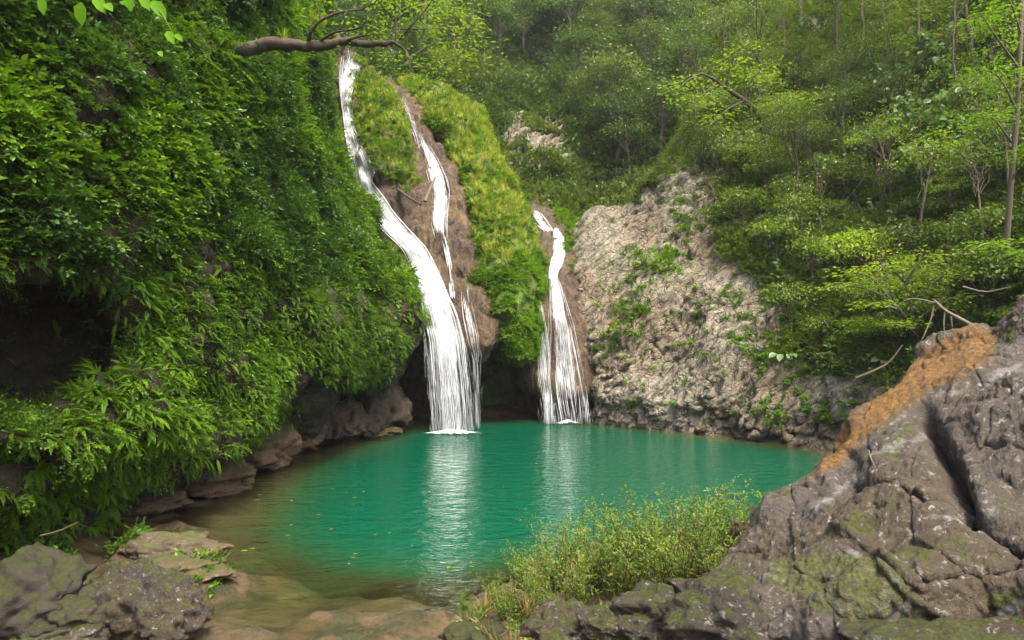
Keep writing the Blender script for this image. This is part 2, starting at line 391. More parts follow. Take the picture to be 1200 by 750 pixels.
# --- rock of the main fall, its lip and the cave behind it
rows = [
    zipc([350, 385, 402, 425, 450, 470, 485, 500, 510], [40, 45, 50, 78, 100, 106, 112, 125, 140], [40, 37, 35.5, 35, 36, 36.3, 37, 38, 42]),
    zipc([350, 385, 403, 425, 450, 474, 492, 508, 525], [130, 130, 130, 130, 130, 130, 140, 150, 170], [36, 33.5, 33, 32.2, 32, 33.2, 34, 35, 38]),
    zipc([350, 385, 416, 436, 465, 500, 518, 535, 560], [210, 210, 205, 200, 210, 205, 210, 215, 230], [33, 31.5, 31, 30, 29.6, 31, 31.2, 31.5, 34]),
    zipc([360, 400, 432, 457, 490, 515, 531, 547, 580], [270, 262, 252, 260, 270, 270, 270, 270, 280], [31, 30, 29.5, 29.2, 28.9, 29.2, 29.3, 30, 32.5]),
    zipc([380, 430, 475, 495, 515, 535, 549, 563, 610], [330, 322, 312, 320, 330, 330, 325, 325, 330], [29, 28.3, 28, 27.6, 27.6, 27.6, 27.6, 28.6, 32]),
    zipc([400, 450, 490, 508, 525, 542, 558, 571, 610], [388, 380, 372, 380, 392, 400, 405, 396, 390], [28, 27.2, 26.8, 26.2, 26, 26, 26.2, 27, 32]),
    zipc([400, 450, 490, 508, 525, 542, 558, 568, 610], [408, 402, 396, 402, 414, 420, 416, 406, 400], [30, 29.2, 28.6, 28, 28, 28, 28, 28.6, 33]),
    zipc([400, 450, 490, 508, 525, 542, 558, 575, 620], const(438, 9), const(33, 9)),
    [lev(p, 34, 0.4) for p in (400, 450, 490, 508, 525, 542, 558, 575, 620)],
    [lev(p, 34, -1.8) for p in (400, 450, 490, 508, 525, 542, 558, 575, 620)],
]
def drapes(G, N):                 # travertine curtains: folds that run down the face
    Q = G * np.array([1.0, 1.0, 0.16]); st = G[..., 2] / 1.5 + 1.2 * fbm(G, .4, 2, 36); fr = st - np.floor(st); return 0.42 * ridged(Q, 0.75, 3, 31) + 0.22 * fbm(G, 0.8, 4, 33) + .3 * (np.where(fr < .75, fr / .75, (1 - fr) / .25) - .5)
FALLROCK = patch('fall_rock', rows, 240, 180, [drapes, lambda G, N: 0.12 * ridged(G * np.array([1, 1, .35]), 2.6, 4, 35, .6)], M['tufa'])

# --- green buttress between the falls
rows = [
    zipc([455, 472, 484, 502, 522, 545, 556, 558], [100, 97, 90, 95, 104, 118, 130, 135], [42, 39, 37, 36, 36.5, 38, 41, 45]),
    zipc([470, 482, 494, 516, 545, 570, 578, 578], [118, 117, 120, 130, 150, 172, 182, 184], [40, 36.5, 34.5, 34, 34.5, 36, 39, 44]),
    zipc([512, 519, 525, 542, 575, 598, 605, 604], [178, 178, 180, 190, 210, 228, 236, 238], [38, 35, 33, 32, 32, 34, 37, 42]),
    zipc([540, 544, 547, 562, 590, 616, 624, 622], [240, 240, 240, 250, 265, 278, 284, 286], [36, 33.4, 31.2, 30, 29.8, 31.5, 35, 40]),
    zipc([550, 552, 553, 565, 595, 623, 631, 628], [300, 300, 300, 305, 315, 325, 330, 330], [35, 32, 29.8, 28.6, 28, 29.5, 33, 37]),
    zipc([556, 556, 557, 570, 597, 623, 630, 628], [342, 342, 342, 352, 370, 378, 384, 386], [34, 31.5, 29.4, 28, 27.4, 28.6, 32, 36]),
    zipc([562, 563, 565, 582, 604, 621, 628, 627], [352, 353, 356, 384, 414, 414, 412, 412], [34, 31.5, 29.4, 28, 27.4, 28.4, 31, 35]),
    zipc([565, 567, 572, 586, 604, 618, 626, 626], [362, 364, 366, 396, 424, 422, 418, 416], [35, 33.5, 32, 30.5, 29.6, 30, 32, 35]),
    [lev(p, 33.4, 0.8) for p in (560, 566, 574, 586, 604, 618, 630, 640)],
    [lev(p, 33.4, -1.8) for p in (560, 566, 574, 586, 604, 618, 630, 640)],
]
BUTT = patch('green_buttress', rows, 200, 130, [
    lambda G, N: 0.5 * fbm(G, 0.5, 3, 41) + 0.28 * ridged(G * np.array([1, 1, .35]), 0.9, 3, 43)], M['soil_green'])

# --- rock of the right-hand fall
rows = [
    zipc([590, 612, 630, 650, 680, 712], [205, 215, 225, 240, 250, 240], [47, 44, 43, 42, 42, 44]),
    zipc([590, 618, 633, 650, 675, 702], [250, 248, 250, 262, 275, 280], [40, 38.5, 38, 37, 37, 38]),
    zipc([590, 622, 638, 650, 668, 702], [310, 320, 322, 310, 320, 320], [34, 32.5, 32, 32.2, 32, 33]),
    zipc([600, 622, 635, 652, 672, 706], [370, 370, 370, 370, 370, 370], [32, 30.3, 29.8, 29.8, 30, 31]),
    zipc([600, 620, 640, 658, 678, 706], [425, 428, 430, 430, 430, 430], [31.6, 29.8, 29.2, 29.2, 29.2, 30]),
    zipc([606, 622, 640, 658, 680, 706], [450, 456, 466, 464, 462, 465], [31.6, 29.8, 29, 28.9, 28.9, 29.6]),
    zipc([606, 622, 640, 658, 680, 706], [452, 458, 468, 466, 465, 470], [33, 31.5, 30.8, 30.6, 30.5, 30]),
    [lev(p, y, -1.8) for p, y in ((600, 34), (622, 33), (640, 32.2), (658, 31.8), (680, 31.4), (706, 30))],
]
RFALL = patch('side_fall_rock', rows, 200, 90, [lambda G, N: 0.26 * ridged(G * np.array([1, 1, .16]), 0.9, 3, 51) + 0.12 * fbm(G, 1.0, 3, 53),
    lambda G, N: 0.05 * ridged(G * np.array([1, 1, .4]), 3.4, 3, 55)], M['tufa'])

# --- right cliff: bare limestone by the pool, forested slope above
rows = [
    zipc([668, 690, 735, 800, 850, 920, 1010, 1110, 1230, 1420, 1700], [330, 300, 255, 165, 40, -60, -140, -200, -260, -330, -420], [44, 43, 42, 42, 47, 54, 56, 48, 38, 28, 20]),
    zipc([662, 692, 738, 801, 860, 930, 1020, 1120, 1230, 1420, 1700], [300, 246, 243, 190, 110, 40, 0, -40, -60, -90, -120], [39, 36.5, 35, 35, 38, 42, 42, 36, 28, 21, 15]),
    zipc([660, 680, 732, 797, 865, 935, 1025, 1125, 1235, 1420, 1700], [310, 285, 276, 232, 200, 170, 150, 130, 120, 110, 100], [37, 33.8, 32.8, 32.3, 33, 33, 32, 28, 23, 17.5, 13]),
    zipc([664, 676, 725, 795, 870, 940, 1030, 1130, 1235, 1420, 1700], [335, 330, 330, 310, 290, 280, 270, 260, 260, 255, 250], [35, 31.5, 30.5, 29.5, 28.5, 27.5, 26, 23, 19.5, 15, 11.5]),
    zipc([676, 684, 725, 795, 870, 940, 1030, 1130, 1235, 1420, 1700], [390, 390, 390, 380, 370, 370, 380, 380, 380, 385, 390], [33, 30, 28.8, 27.5, 26.2, 25, 23, 20.5, 17.5, 13.8, 10.8]),
    zipc([688, 692, 728, 795, 865, 940, 1030, 1130, 1235, 1420, 1700], [450, 450, 450, 450, 450, 450, 455, 460, 465, 480, 500], [32, 28.9, 27.6, 26.0, 24.3, 22.8, 20.9, 18.9, 16.3, 13, 10.4]),
    [lev(p, y, 0.55) for p, y in zip([692, 694, 730, 795, 865, 945, 1030, 1130, 1235, 1420, 1700], [31, 28.4, 27.3, 25.5, 23.8, 22.1, 20.3, 18.4, 16, 12.8, 10.2])],
    [lev(p, y, -1.8) for p, y in zip([692, 694, 730, 795, 865, 945, 1030, 1130, 1235, 1420, 1700], [31, 28.8, 27.6, 25.8, 24.1, 22.3, 20.4, 18.4, 16, 12.8, 10.2])],
]
STRATA = np.array([0.62, -0.25, -0.74]); STRATA /= np.linalg.norm(STRATA)
def cliffs(G, N):
    px, py = to_px(G)
    q = G @ STRATA + 0.45 * fbm(G, 0.5, 3, 61)
    k = q / 0.5 + 0.6 * fbm(G, 1.4, 2, 63); fr = k - np.floor(k)
    ledge = np.where(fr < 0.8, fr / 0.8, (1 - fr) / 0.2) - 0.5
    Q = G + 0.3 * np.stack([fbm(G, 1.2, 2, 65), fbm(G, 1.2, 2, 66), fbm(G, 1.2, 2, 67)], -1)
    gr = np.array([0.58, 0, 0.81]); Qs = Q - gr * (Q @ gr)[..., None] * .66
    f1, f2, cid = worley(Qs, 1.15, 7)
    crack = smooth01(0.0, 0.14, f2 - f1)
    amp = 0.3 + 0.7 * smooth01(0.3, -0.1, fbm(G, 0.3, 2, 68))
    smoothzone = np.exp(-((px - 700) / 45) ** 2) * smooth01(420, 330, py)       # pale flowstone beside the side fall
    d = 0.5 * fbm(G, 0.3, 3, 69) + (1 - 0.85 * smoothzone) * amp * (0.22 * ledge + 0.22 * (cid - 0.5) + 0.34 * facets(Qs, 1.15, 8) + 0.12 * facets(Qs, 2.9, 9) + 0.16 * (crack - 1))
    toe = -0.25 * smooth01(1.3, 0.6, G[..., 2]) * (G[..., 2] > -0.5)
    return d + toe
RIGHT = patch('right_cliff', rows, 380, 460, [cliffs, lambda G, N: 0.11 * ridged(G - np.array([.58, 0, .81]) * (G @ np.array([.58, 0, .81]))[..., None] * .55, 1.9, 4, 71, 0.6)], M['cliff'])

# --- forested mountainside behind the falls
bx = [180, 320, 420, 520, 600, 680, 760, 840, 920, 1060]
rows = [
    zipc(bx, [-260] * 10, [104, 102, 100, 100, 100, 100, 100, 102, 104, 108]),
    zipc(bx, [-150, -140, -130, -120, -110, -110, -130, -160, -190, -220], [84, 82, 80, 80, 80, 80, 80, 82, 85, 90]),
    zipc(bx, [-70, -60, -50, 0, 50, 50, 30, 0, -50, -100], [70, 68, 66, 65, 64, 64, 65, 68, 72, 78]),
    zipc(bx, [0, 0, 10, 60, 120, 130, 110, 80, 30, -20], [60, 57, 54, 53, 53, 53, 54, 57, 61, 68]),
    zipc(bx, [60, 60, 60, 110, 185, 205, 195, 160, 120, 60], [52, 48, 46, 45, 46, 46, 46, 49, 53, 60]),
    zipc(bx, [130, 120, 110, 150, 245, 285, 270, 255, 230, 180], [46, 42, 40, 40, 40, 40, 40, 42, 46, 54]),
    zipc(bx, [260, 250, 240, 260, 330, 340, 330, 320, 310, 300], [45, 41, 39, 39, 39, 39.5, 39.5, 41, 45, 53]),
]
BACK = patch('forest_slope', rows, 180, 200, [lambda G, N: 1.2 * fbm(G, 0.12, 4, 81) + 0.25 * fbm(G, 0.7, 3, 83)], M['soil_forest'])

# --- pool bed and the shores round it, one height field
def lv(*pts): return [tuple(on_level(x, y)[:2]) for x, y in pts]
SHORE = lv((135, 640), (150, 602), (230, 576), (300, 547), (350, 527), (420, 514), (470, 500), (480, 490), (640, 488), (690, 494), (760, 503), (850, 514), (950, 524), (1030, 538), (1120, 556), (1180, 575)) \
    + [(7.6, 12.6), (4.6, 12.0), (2.4, 11.3), (0.6, 10.5), (-0.45, 9.5), (-0.75, 8.2), (-0.85, 6.4), (-1.0, 2.0), (-4.4, 2.0), (-4.2, 7.4), (-4.1, 8.2), (-4.7, 9.2), (-5.8, 9.8)]
DEEP = lv((385, 545), (440, 522), (490, 505), (540, 495), (640, 495), (700, 500), (800, 511), (960, 532), (1000, 560)) + [(5.6, 13.9), (3.6, 12.4), (1.4, 11.5), (0.2, 10.7), (-1.2, 10.1), (-2.6, 10.5), (-4.0, 11.8), (-4.6, 13.8)]
def bed_z(X, Y):
    P = np.stack([X, Y, np.zeros_like(X)], -1)
    s = sd_poly(X, Y, SHORE) + 0.25 * fbm(P, 0.8, 3, 91); d = sd_poly(X, Y, DEEP)
    shelf = -0.05 - 0.12 * smooth01(0.0, 2.5, s) - 0.26 * smooth01(-2.0, 0.0, d)
    # long bedrock ribs that break the shallow water on the left and at the outlet
    rib = ridged(np.stack([X * 0.45 + Y * 0.25, Y * 1.1 - X * 0.35, np.zeros_like(X)], -1), 0.75, 3, 93)
    left = smooth01(-2.2, -4.8, X) * smooth01(15.5, 13.0, Y)
    near = smooth01(10.6, 9.4, Y)
    shelf = shelf + np.clip(rib - 0.12, 0, 1) * (0.42 * left + 0.30 * near) + 0.05 * fbm(P, 1.2, 3, 95)
    deep = -2.6 * smooth01(-0.7, 2.2, d)
    land_r = 0.36 * np.clip(-s, 0, 5.2); land = np.where(X > -1.5, land_r, 0.22 * np.clip(-s, 0, 6))
    far = smooth01(12.5, 15, Y); land = land * (1 - 0.6 * far)
    z = np.where(s > 0, shelf + deep, -0.06 + land + (0.10 * fbm(P, 0.9, 4, 97) + 0.05 * ridged(P, 2.0, 3, 99)) * smooth01(0, -0.6, s))
    return z
nx, ny = 330, 330
gx = np.linspace(-15, 18, nx); gy = np.linspace(-3, 36, ny)
X, Yg = np.meshgrid(gx, gy); Z = bed_z(X, Yg)
V = np.stack([X, Yg, Z], -1); a = np.arange(nx * ny).reshape(ny, nx)
q = np.stack([a[:-1, :-1], a[:-1, 1:], a[1:, 1:], a[1:, :-1]], -1).reshape(-1, 4)
p = Patch(); p.G = V; p.V = V.reshape(-1, 3); p.q = q
p.o = tag(link('pool_bed', mesh_from(p.V, q, [M['bed']], name='pool_bed')), kind='structure')
c_ = np.cross(p.V[q[:, 2]] - p.V[q[:, 0]], p.V[q[:, 3]] - p.V[q[:, 1]]); p.area = 0.5 * np.linalg.norm(c_, axis=1); p.fn = nrm(c_)
p.bvh = BVHTree.FromPolygons(p.V.tolist(), q.tolist()); BED = p; PATCHES['pool_bed'] = p
# ground far around, below everything
gv = [(-150, -60, -3.2), (150, -60, -3.2), (150, 140, -3.2), (-150, 140, -3.2)]
tag(link('ground', mesh_from(gv, np.array([[0, 1, 2, 3]]), [M['soil_forest']], name='ground')), kind='structure')

# ------------------------------------------------------------------ water of the pool
def water_mat():
    m, nt, N, L = new_mat('pool_water')
    g = N.new('ShaderNodeNewGeometry'); at_ = N.new('ShaderNodeAttribute'); at_.attribute_name = 'depth'
    dep = at_.outputs['Fac']
    fac = _math(nt, 'SUBTRACT', 1.0, _math(nt, 'POWER', 2.718, _math(nt, 'MULTIPLY', dep, -1.35)), True)
    body = N.new('ShaderNodeBsdfDiffuse')
    cn = _noise(nt, g.outputs['Position'], 0.25, 2)
    c = _ramp(nt, fac, [(0.15, (0.075, 0.07, 0.02)), (0.55, (0.02, 0.075, 0.026)), (0.97, (0.001, 0.062, 0.031))])
    L.new(c, body.inputs['Color'])
    tr = N.new('ShaderNodeBsdfTransparent')
    L.new(_ramp(nt, fac, [(0.0, (1, 1, 1)), (0.5, (0.6, 0.85, 0.55)), (1.0, (0.3, 0.8, 0.5))]), tr.inputs['Color'])
    mx = N.new('ShaderNodeMixShader'); L.new(fac, mx.inputs[0]); L.new(tr.outputs[0], mx.inputs[1]); L.new(body.outputs[0], mx.inputs[2])
    gl = N.new('ShaderNodeBsdfGlossy'); gl.inputs['Roughness'].default_value = 0.06; gl.inputs['Color'].default_value = (1, 1, 1, 1)
    pv = _map(nt, g.outputs['Position'], (0.8, 1.5, 1))
    h = _math(nt, 'ADD', _noise(nt, pv, 2.4, 3, 0.6, 0.3), _math(nt, 'MULTIPLY', _noise(nt, pv, 7.0, 2, 0.5), 0.3))
    bp = N.new('ShaderNodeBump'); bp.inputs['Strength'].default_value = 0.55; bp.inputs['Distance'].default_value = 0.12
    L.new(h, bp.inputs['Height']); L.new(bp.outputs[0], gl.inputs['Normal'])
    fr = N.new('ShaderNodeFresnel'); fr.inputs['IOR'].default_value = 1.33; L.new(bp.outputs[0], fr.inputs['Normal'])
    m2 = N.new('ShaderNodeMixShader'); L.new(fr.outputs[0], m2.inputs[0]); L.new(mx.outputs[0], m2.inputs[1]); L.new(gl.outputs[0], m2.inputs[2])
    o = N.new('ShaderNodeOutputMaterial'); L.new(m2.outputs[0], o.inputs[0])
    return m
nx, ny = 200, 220
gx = np.linspace(-9.5, 9.5, nx); gy = np.linspace(2.0, 34, ny); X, Yg = np.meshgrid(gx, gy)
a = np.arange(nx * ny).reshape(ny, nx); q = np.stack([a[:-1, :-1], a[:-1, 1:], a[1:, 1:], a[1:, :-1]], -1).reshape(-1, 4)
me = mesh_from(np.stack([X, Yg, np.zeros_like(X)], -1).reshape(-1, 3), q, [water_mat()], name='pool_water')
at_ = me.attributes.new('depth', 'FLOAT', 'POINT'); at_.data.foreach_set('value', np.clip(-bed_z(X, Yg), 0, 5).ravel().astype(np.float32))
tag(link('pool_water', me), kind='structure')

# ------------------------------------------------------------------ foliage building blocks
RNG = np.random.default_rng(11)
def leaves(B, D, U, L, W, fold=0.15, droop=0.1, fine=True):
    """leaf blades: base points B, directions D, upward sides U, lengths L, widths W"""
    n = len(B); D = nrm(D); S = nrm(np.cross(D, U)); U = nrm(np.cross(S, D))
    L = np.broadcast_to(L, n)[:, None]; W = np.broadcast_to(W, n)[:, None]
    if not fine:
        V = np.stack([B, B + D * L * .45 - S * W * .5 + U * W * fold, B + D * L - U * L * droop, B + D * L * .45 + S * W * .5 + U * W * fold], 1)
        i = np.arange(n)[:, None] * 4
        return V.reshape(-1, 3), [np.concatenate([i + [[0, 2, 1]], i + [[0, 3, 2]]])]
    mid = B + D * L * .5
    V = np.stack([B, mid, B + D * L - U * L * droop,
                  B + D * L * .28 - S * W * .45 + U * W * fold, B + D * L * .68 - S * W * .40 + U * (W * fold - L * droop * .5),
                  B + D * L * .28 + S * W * .45 + U * W * fold, B + D * L * .68 + S * W * .40 + U * (W * fold - L * droop * .5)], 1)
    i = np.arange(n)[:, None] * 7
    q = np.concatenate([i + [[0, 1, 4, 3]], i + [[0, 5, 6, 1]]]); t = np.concatenate([i + [[1, 2, 4]], i + [[1, 6, 2]]])
    return V.reshape(-1, 3), [q, t]
def tube(pts, radii, k=5):
    pts = np.asarray(pts, float); n = len(pts); T = nrm(np.gradient(pts, axis=0))
    ref = np.where(np.abs(T[:, 2:3]) > .9, np.array([[1., 0, 0]]), np.array([[0, 0, 1.]]))
    A = nrm(np.cross(T, ref)); Bv = np.cross(T, A); r = np.broadcast_to(radii, n)[:, None, None]
    th = np.linspace(0, 2 * np.pi, k, endpoint=False)
    V = pts[:, None] + r * (np.cos(th)[None, :, None] * A[:, None] + np.sin(th)[None, :, None] * Bv[:, None])
    a = np.arange(n * k).reshape(n, k); b = np.roll(a, -1, 1)
    return V.reshape(-1, 3), [np.stack([a[:-1], b[:-1], b[1:], a[1:]], -1).reshape(-1, 4)]
class MB:
    def __init__(s): s.V = []; s.F = {}; s.n = 0
    def add(s, VF, mi=0):
        V, Fs = VF
        for f in Fs:
            if len(f): s.F.setdefault((f.shape[1], mi), []).append(f + s.n)
        s.V.append(V); s.n += len(V)
    def mesh(s, name, mats, smooth=True):
        fs, mi = [], []
        for (k, m_), L in s.F.items():
            A = np.concatenate(L); fs.append(A); mi.append(np.full(len(A), m_))
        return mesh_from(np.concatenate(s.V), fs, mats, smooth, name, np.concatenate(mi))
def arc(n, L, rise, droop, rng, wob=0.03):
    t = np.linspace(0, 1, n); P = np.stack([np.zeros(n), t * L, rise * L * t - droop * L * t * t], 1)
    P[:, 0] += wob * L * np.cumsum(rng.normal(0, 1, n)) / np.sqrt(n); return P
def sprig(rng, L=0.5, n=14, ll=0.09, lw=0.05, mat=None, stem=None, rise=.25, droop=.5, spread=1.0, name='sprig'):
    mb = MB(); P = arc(6, L, rise, droop, rng); mb.add(tube(P, np.linspace(.006, .002, 6) * L / .5, 3), 1)
    t = np.linspace(.12, 1, n) ; B = np.stack([np.interp(t, np.linspace(0, 1, 6), P[:, k]) for k in range(3)], 1)
    s = np.where(np.arange(n) % 2, 1, -1) * rng.uniform(.5, 1.1, n) * spread; s[-1] *= .1
    D = np.stack([s, rng.uniform(.4, 1.0, n), rng.uniform(-.45, .25, n)], 1)
    U = np.stack([rng.normal(0, .3, n), rng.normal(-.1, .3, n), np.ones(n)], 1)
    sz = rng.uniform(.7, 1.2, n)
    mb.add(leaves(B, D, U, ll * sz, lw * sz), 0)
    return mb.mesh(name, [mat, stem or M['bark_dark']])
def bushel(rng, n_br=6, L=0.45, nl=12, ll=.06, lw=.03, mat=None, name='leafy_clump', fine=False, up=0.5):
    """a leafy clump: several twigs that fan out from one foot"""
    mb = MB()
    for b in range(n_br):
        az = rng.uniform(-1.5, 1.5); el = rng.uniform(-.3, 1.1) * up + .1
        d = np.array([math.sin(az) * math.cos(el), math.cos(az) * math.cos(el), math.sin(el)])
        l = L * rng.uniform(.6, 1.15); k = 5; t = np.linspace(0, 1, k)[:, None]
        P = t * l * d + np.array([0, 0, -1.]) * (t ** 2) * l * rng.uniform(.1, .5) + np.cumsum(rng.normal(0, .025 * l, (k, 3)), 0)
        mb.add(tube(P, np.linspace(.005, .0015, k) * l / .45, 3), 1)
        tt = rng.uniform(.2, 1, nl); B = np.stack([np.interp(tt, np.linspace(0, 1, k), P[:, j]) for j in range(3)], 1)
        D = nrm(rng.normal(0, 1, (nl, 3)) * np.array([1, 1, .45]) + d * .6); U = rng.normal(0, .35, (nl, 3)) + np.array([0, 0, 1.])
        sz = rng.uniform(.65, 1.25, nl)
        mb.add(leaves(B, D, U, ll * sz, lw * sz, fine=fine), 0)
    return mb.mesh(name, [mat, M['bark_dark']])
def frond(rng, L=0.7, pairs=20, w=.16, mat=None, rise=.45, droop=.75, name='frond'):
    mb = MB(); P = arc(8, L, rise, droop, rng, .04); mb.add(tube(P, np.linspace(.006, .002, 8), 3), 1)
    t = np.linspace(.1, .99, pairs); B = np.stack([np.interp(t, np.linspace(0, 1, 8), P[:, k]) for k in range(3)], 1)
    T = nrm(np.gradient(B, axis=0)); env = np.sin(np.clip(t * 1.05, 0, 1) * np.pi) ** .6 * (1.15 - .5 * t)
    for s in (-1, 1):
        D = np.stack([np.full(pairs, s * 1.0), np.full(pairs, .35), rng.uniform(-.3, .05, pairs)], 1) + T * .3
        U = np.cross(T, np.array([-1., 0, 0])) ; U = np.where(U[:, 2:3] < 0, -U, U) + rng.normal(0, .12, (pairs, 3))
        mb.add(leaves(B, D, U, w * env * rng.uniform(.85, 1.1, pairs), np.full(pairs, L / pairs * .8), fold=.1, droop=.18, fine=False), 0)
    return mb.mesh(name, [mat, mat])
def tuft(rng, n=22, L=.45, w=.012, mat=None, lean=.5, name='grass_tuft'):
    mb = MB(); az = rng.uniform(0, 2 * np.pi, n); h = L * rng.uniform(.5, 1.1, n); k = rng.uniform(.15, 1, n) * lean
    B = np.stack([np.cos(az), np.sin(az), np.zeros(n)], 1) * rng.uniform(0, .06, n)[:, None]
    O = np.stack([np.cos(az), np.sin(az), np.zeros(n)], 1); S = np.stack([-np.sin(az), np.cos(az), np.zeros(n)], 1) * w
    m1 = B + O * (h * k * .35)[:, None] + np.array([0, 0, 1.]) * (h * .55)[:, None]
    m2 = B + O * (h * k * 1.0)[:, None] + np.array([0, 0, 1.]) * (h * (.95 - .45 * k))[:, None]
    V = np.stack([B - S, B + S, m1 - S * .8, m1 + S * .8, m2], 1).reshape(-1, 3); i = np.arange(n)[:, None] * 5
    mb.add((V, [i + [[0, 1, 3, 2]], i + [[2, 3, 4]]])); return mb.mesh(name, [mat])
def rosette(rng, n=7, ll=.2, lw=.13, mat=None, stalk=.25, name='broad_plant'):
    mb = MB()
    for i in range(n):
        az = rng.uniform(-1.7, 1.7); d = np.array([math.sin(az), math.cos(az), 0]); l = stalk * rng.uniform(.5, 1.4); k = 4; t = np.linspace(0, 1, k)[:, None]
        P = t * l * (d + np.array([0, 0, .7])) - np.array([0, 0, 1]) * t ** 2 * l * .4
        mb.add(tube(P, .004, 3), 1); s = rng.uniform(.6, 1.2)
        mb.add(leaves(P[-1:], (d + np.array([0, 0, rng.uniform(-.5, .1)]))[None] + rng.normal(0, .2, (1, 3)), np.array([[0, 0, 1.]]) + rng.normal(0, .25, (1, 3)), np.array([ll * s]), np.array([lw * s]), droop=.2), 0)
    return mb.mesh(name, [mat, M['leaf_wall']])

def frames(N, rng, up_bias=0.0, jitter=.45, droop=.0):
    """rotation matrices: local Y grows out of the surface, local Z looks to the sky"""
    n = len(N); y = N + rng.normal(0, jitter, (n, 3)); y[:, 2] += up_bias - droop; y = nrm(y)
    z = np.tile(np.array([0, 0, 1.]), (n, 1)) + rng.normal(0, .18, (n, 3)); z = z - y * np.sum(z * y, 1)[:, None]
    z = nrm(np.where(np.linalg.norm(z, axis=1)[:, None] < .15, rng.normal(0, 1, (n, 3)), z)); x = np.cross(y, z)
    return np.stack([x, y, z], -1)
def upright(n, rng, tilt=.2):
    z = nrm(np.array([0, 0, 1.]) + rng.normal(0, tilt, (n, 3))); a = rng.uniform(0, 2 * np.pi, n); x = np.stack([np.cos(a), np.sin(a), np.zeros(n)], 1)
    x = nrm(x - z * np.sum(x * z, 1)[:, None]); return np.stack([x, np.cross(z, x), z], -1)
def to_euler(R):
    sy = np.hypot(R[:, 0, 0], R[:, 1, 0])
    return np.stack([np.arctan2(R[:, 2, 1], R[:, 2, 2]), np.arctan2(-R[:, 2, 0], sy), np.arctan2(R[:, 1, 0], R[:, 0, 0])], 1)
SRC = bpy.data.collections.new('sources')
def source(me):
    o = bpy.data.objects.new(me.name, me); return o
_gn = {}
def scatter_group(objs):
    key = tuple(o.name for o in objs)
    if key in _gn: return _gn[key]
    ng = bpy.data.node_groups.new('scatter', 'GeometryNodeTree')
    ng.interface.new_socket('Geometry', in_out='INPUT', socket_type='NodeSocketGeometry'); ng.interface.new_socket('Geometry', in_out='OUTPUT', socket_type='NodeSocketGeometry')
    n = ng.nodes; l = ng.links; gi = n.new('NodeGroupInput'); go = n.new('NodeGroupOutput')
    ins = n.new('GeometryNodeInstanceOnPoints'); ins.inputs['Pick Instance'].default_value = True
    gti = n.new('GeometryNodeGeometryToInstance')
    for o in reversed(objs):
        oi = n.new('GeometryNodeObjectInfo'); oi.inputs['Object'].default_value = o; oi.inputs['As Instance'].default_value = False
        l.new(oi.outputs['Geometry'], gti.inputs[0])
    def attr(nm, ty):
        a = n.new('GeometryNodeInputNamedAttribute'); a.data_type = ty; a.inputs['Name'].default_value = nm
        return [s for s in a.outputs if s.enabled][0]
    er = n.new('FunctionNodeEulerToRotation'); l.new(attr('rot', 'FLOAT_VECTOR'), er.inputs[0])
    l.new(gi.outputs[0], ins.inputs['Points']); l.new(gti.outputs[0], ins.inputs['Instance'])
    l.new(attr('idx', 'INT'), ins.inputs['Instance Index']); l.new(er.outputs[0], ins.inputs['Rotation']); l.new(attr('scl', 'FLOAT'), ins.inputs['Scale'])
    l.new(ins.outputs[0], go.inputs[0]); _gn[key] = ng
    return ng
def stuff(name, label, cat, P, R, S, objs, rng):
    me = bpy.data.meshes.new(name); n = len(P); me.vertices.add(n); me.vertices.foreach_set('co', np.asarray(P, np.float32).ravel())
    a = me.attributes.new('rot', 'FLOAT_VECTOR', 'POINT'); a.data.foreach_set('vector', to_euler(R).astype(np.float32).ravel())
    a = me.attributes.new('scl', 'FLOAT', 'POINT'); a.data.foreach_set('value', np.asarray(S, np.float32))
    a = me.attributes.new('idx', 'INT', 'POINT'); a.data.foreach_set('value', rng.integers(0, len(objs), n).astype(np.int32))
    o = link(name, me); md = o.modifiers.new('scatter', 'NODES'); md.node_group = scatter_group(objs)
    return tag(o, label, cat, kind='stuff')
def mat4(R, p, s=1.0):
    m = Matrix.Identity(4)
    for i in range(3):
        for j in range(3): m[i][j] = float(R[i, j] * s)
        m[i][3] = float(p[i])
    return m

# leaf-clump sources (not in the scene themselves)
rg = np.random.default_rng(3)
S_wall = [source(bushel(rg, 6, .5, 11, .10, .055, M['leaf_wall'], fine=True)) for _ in range(4)] + [source(sprig(rg, .55, 15, .12, .065, M['leaf_wall'])) for _ in range(3)]
S_wall2 = [source(bushel(rg, 6, .45, 12, .085, .045, M['leaf_wall2'], fine=True)) for _ in range(4)]
S_small = [source(bushel(rg, 7, .32, 16, .045, .026, M['leaf_wall'])) for _ in range(4)]
S_fernlet = [source(frond(rg, .34, 15, .06, M['leaf_fern'], rise=.2, droop=.55)) for _ in range(4)]
S_grass = [source(tuft(rg, 26, .5, .014, M['leaf_grass'])) for _ in range(4)]
S_green = [source(bushel(rg, 7, .34, 14, .06, .034, M['leaf_fern'])) for _ in range(4)]
S_forest = [source(bushel(rg, 7, .9, 14, .20, .10, M['leaf_forest'])) for _ in range(4)]
S_forest2 = [source(bushel(rg, 7, .8, 14, .18, .09, M['leaf_forest2'])) for _ in range(3)]
S_right = [source(bushel(rg, 7, .6, 13, .11, .055, M['leaf_right'])) for _ in range(4)]
S_pale = [source(rosette(rg, 7, .22, .15, M['leaf_pale'])) for _ in range(3)]
S_dry = [source(tuft(rg, 20, .28, .008, M['leaf_dry'], .9)) for _ in range(2)]
S_moss = [source(bushel(rg, 8, .14, 10, .03, .02, M['leaf_bush'])) for _ in range(3)]

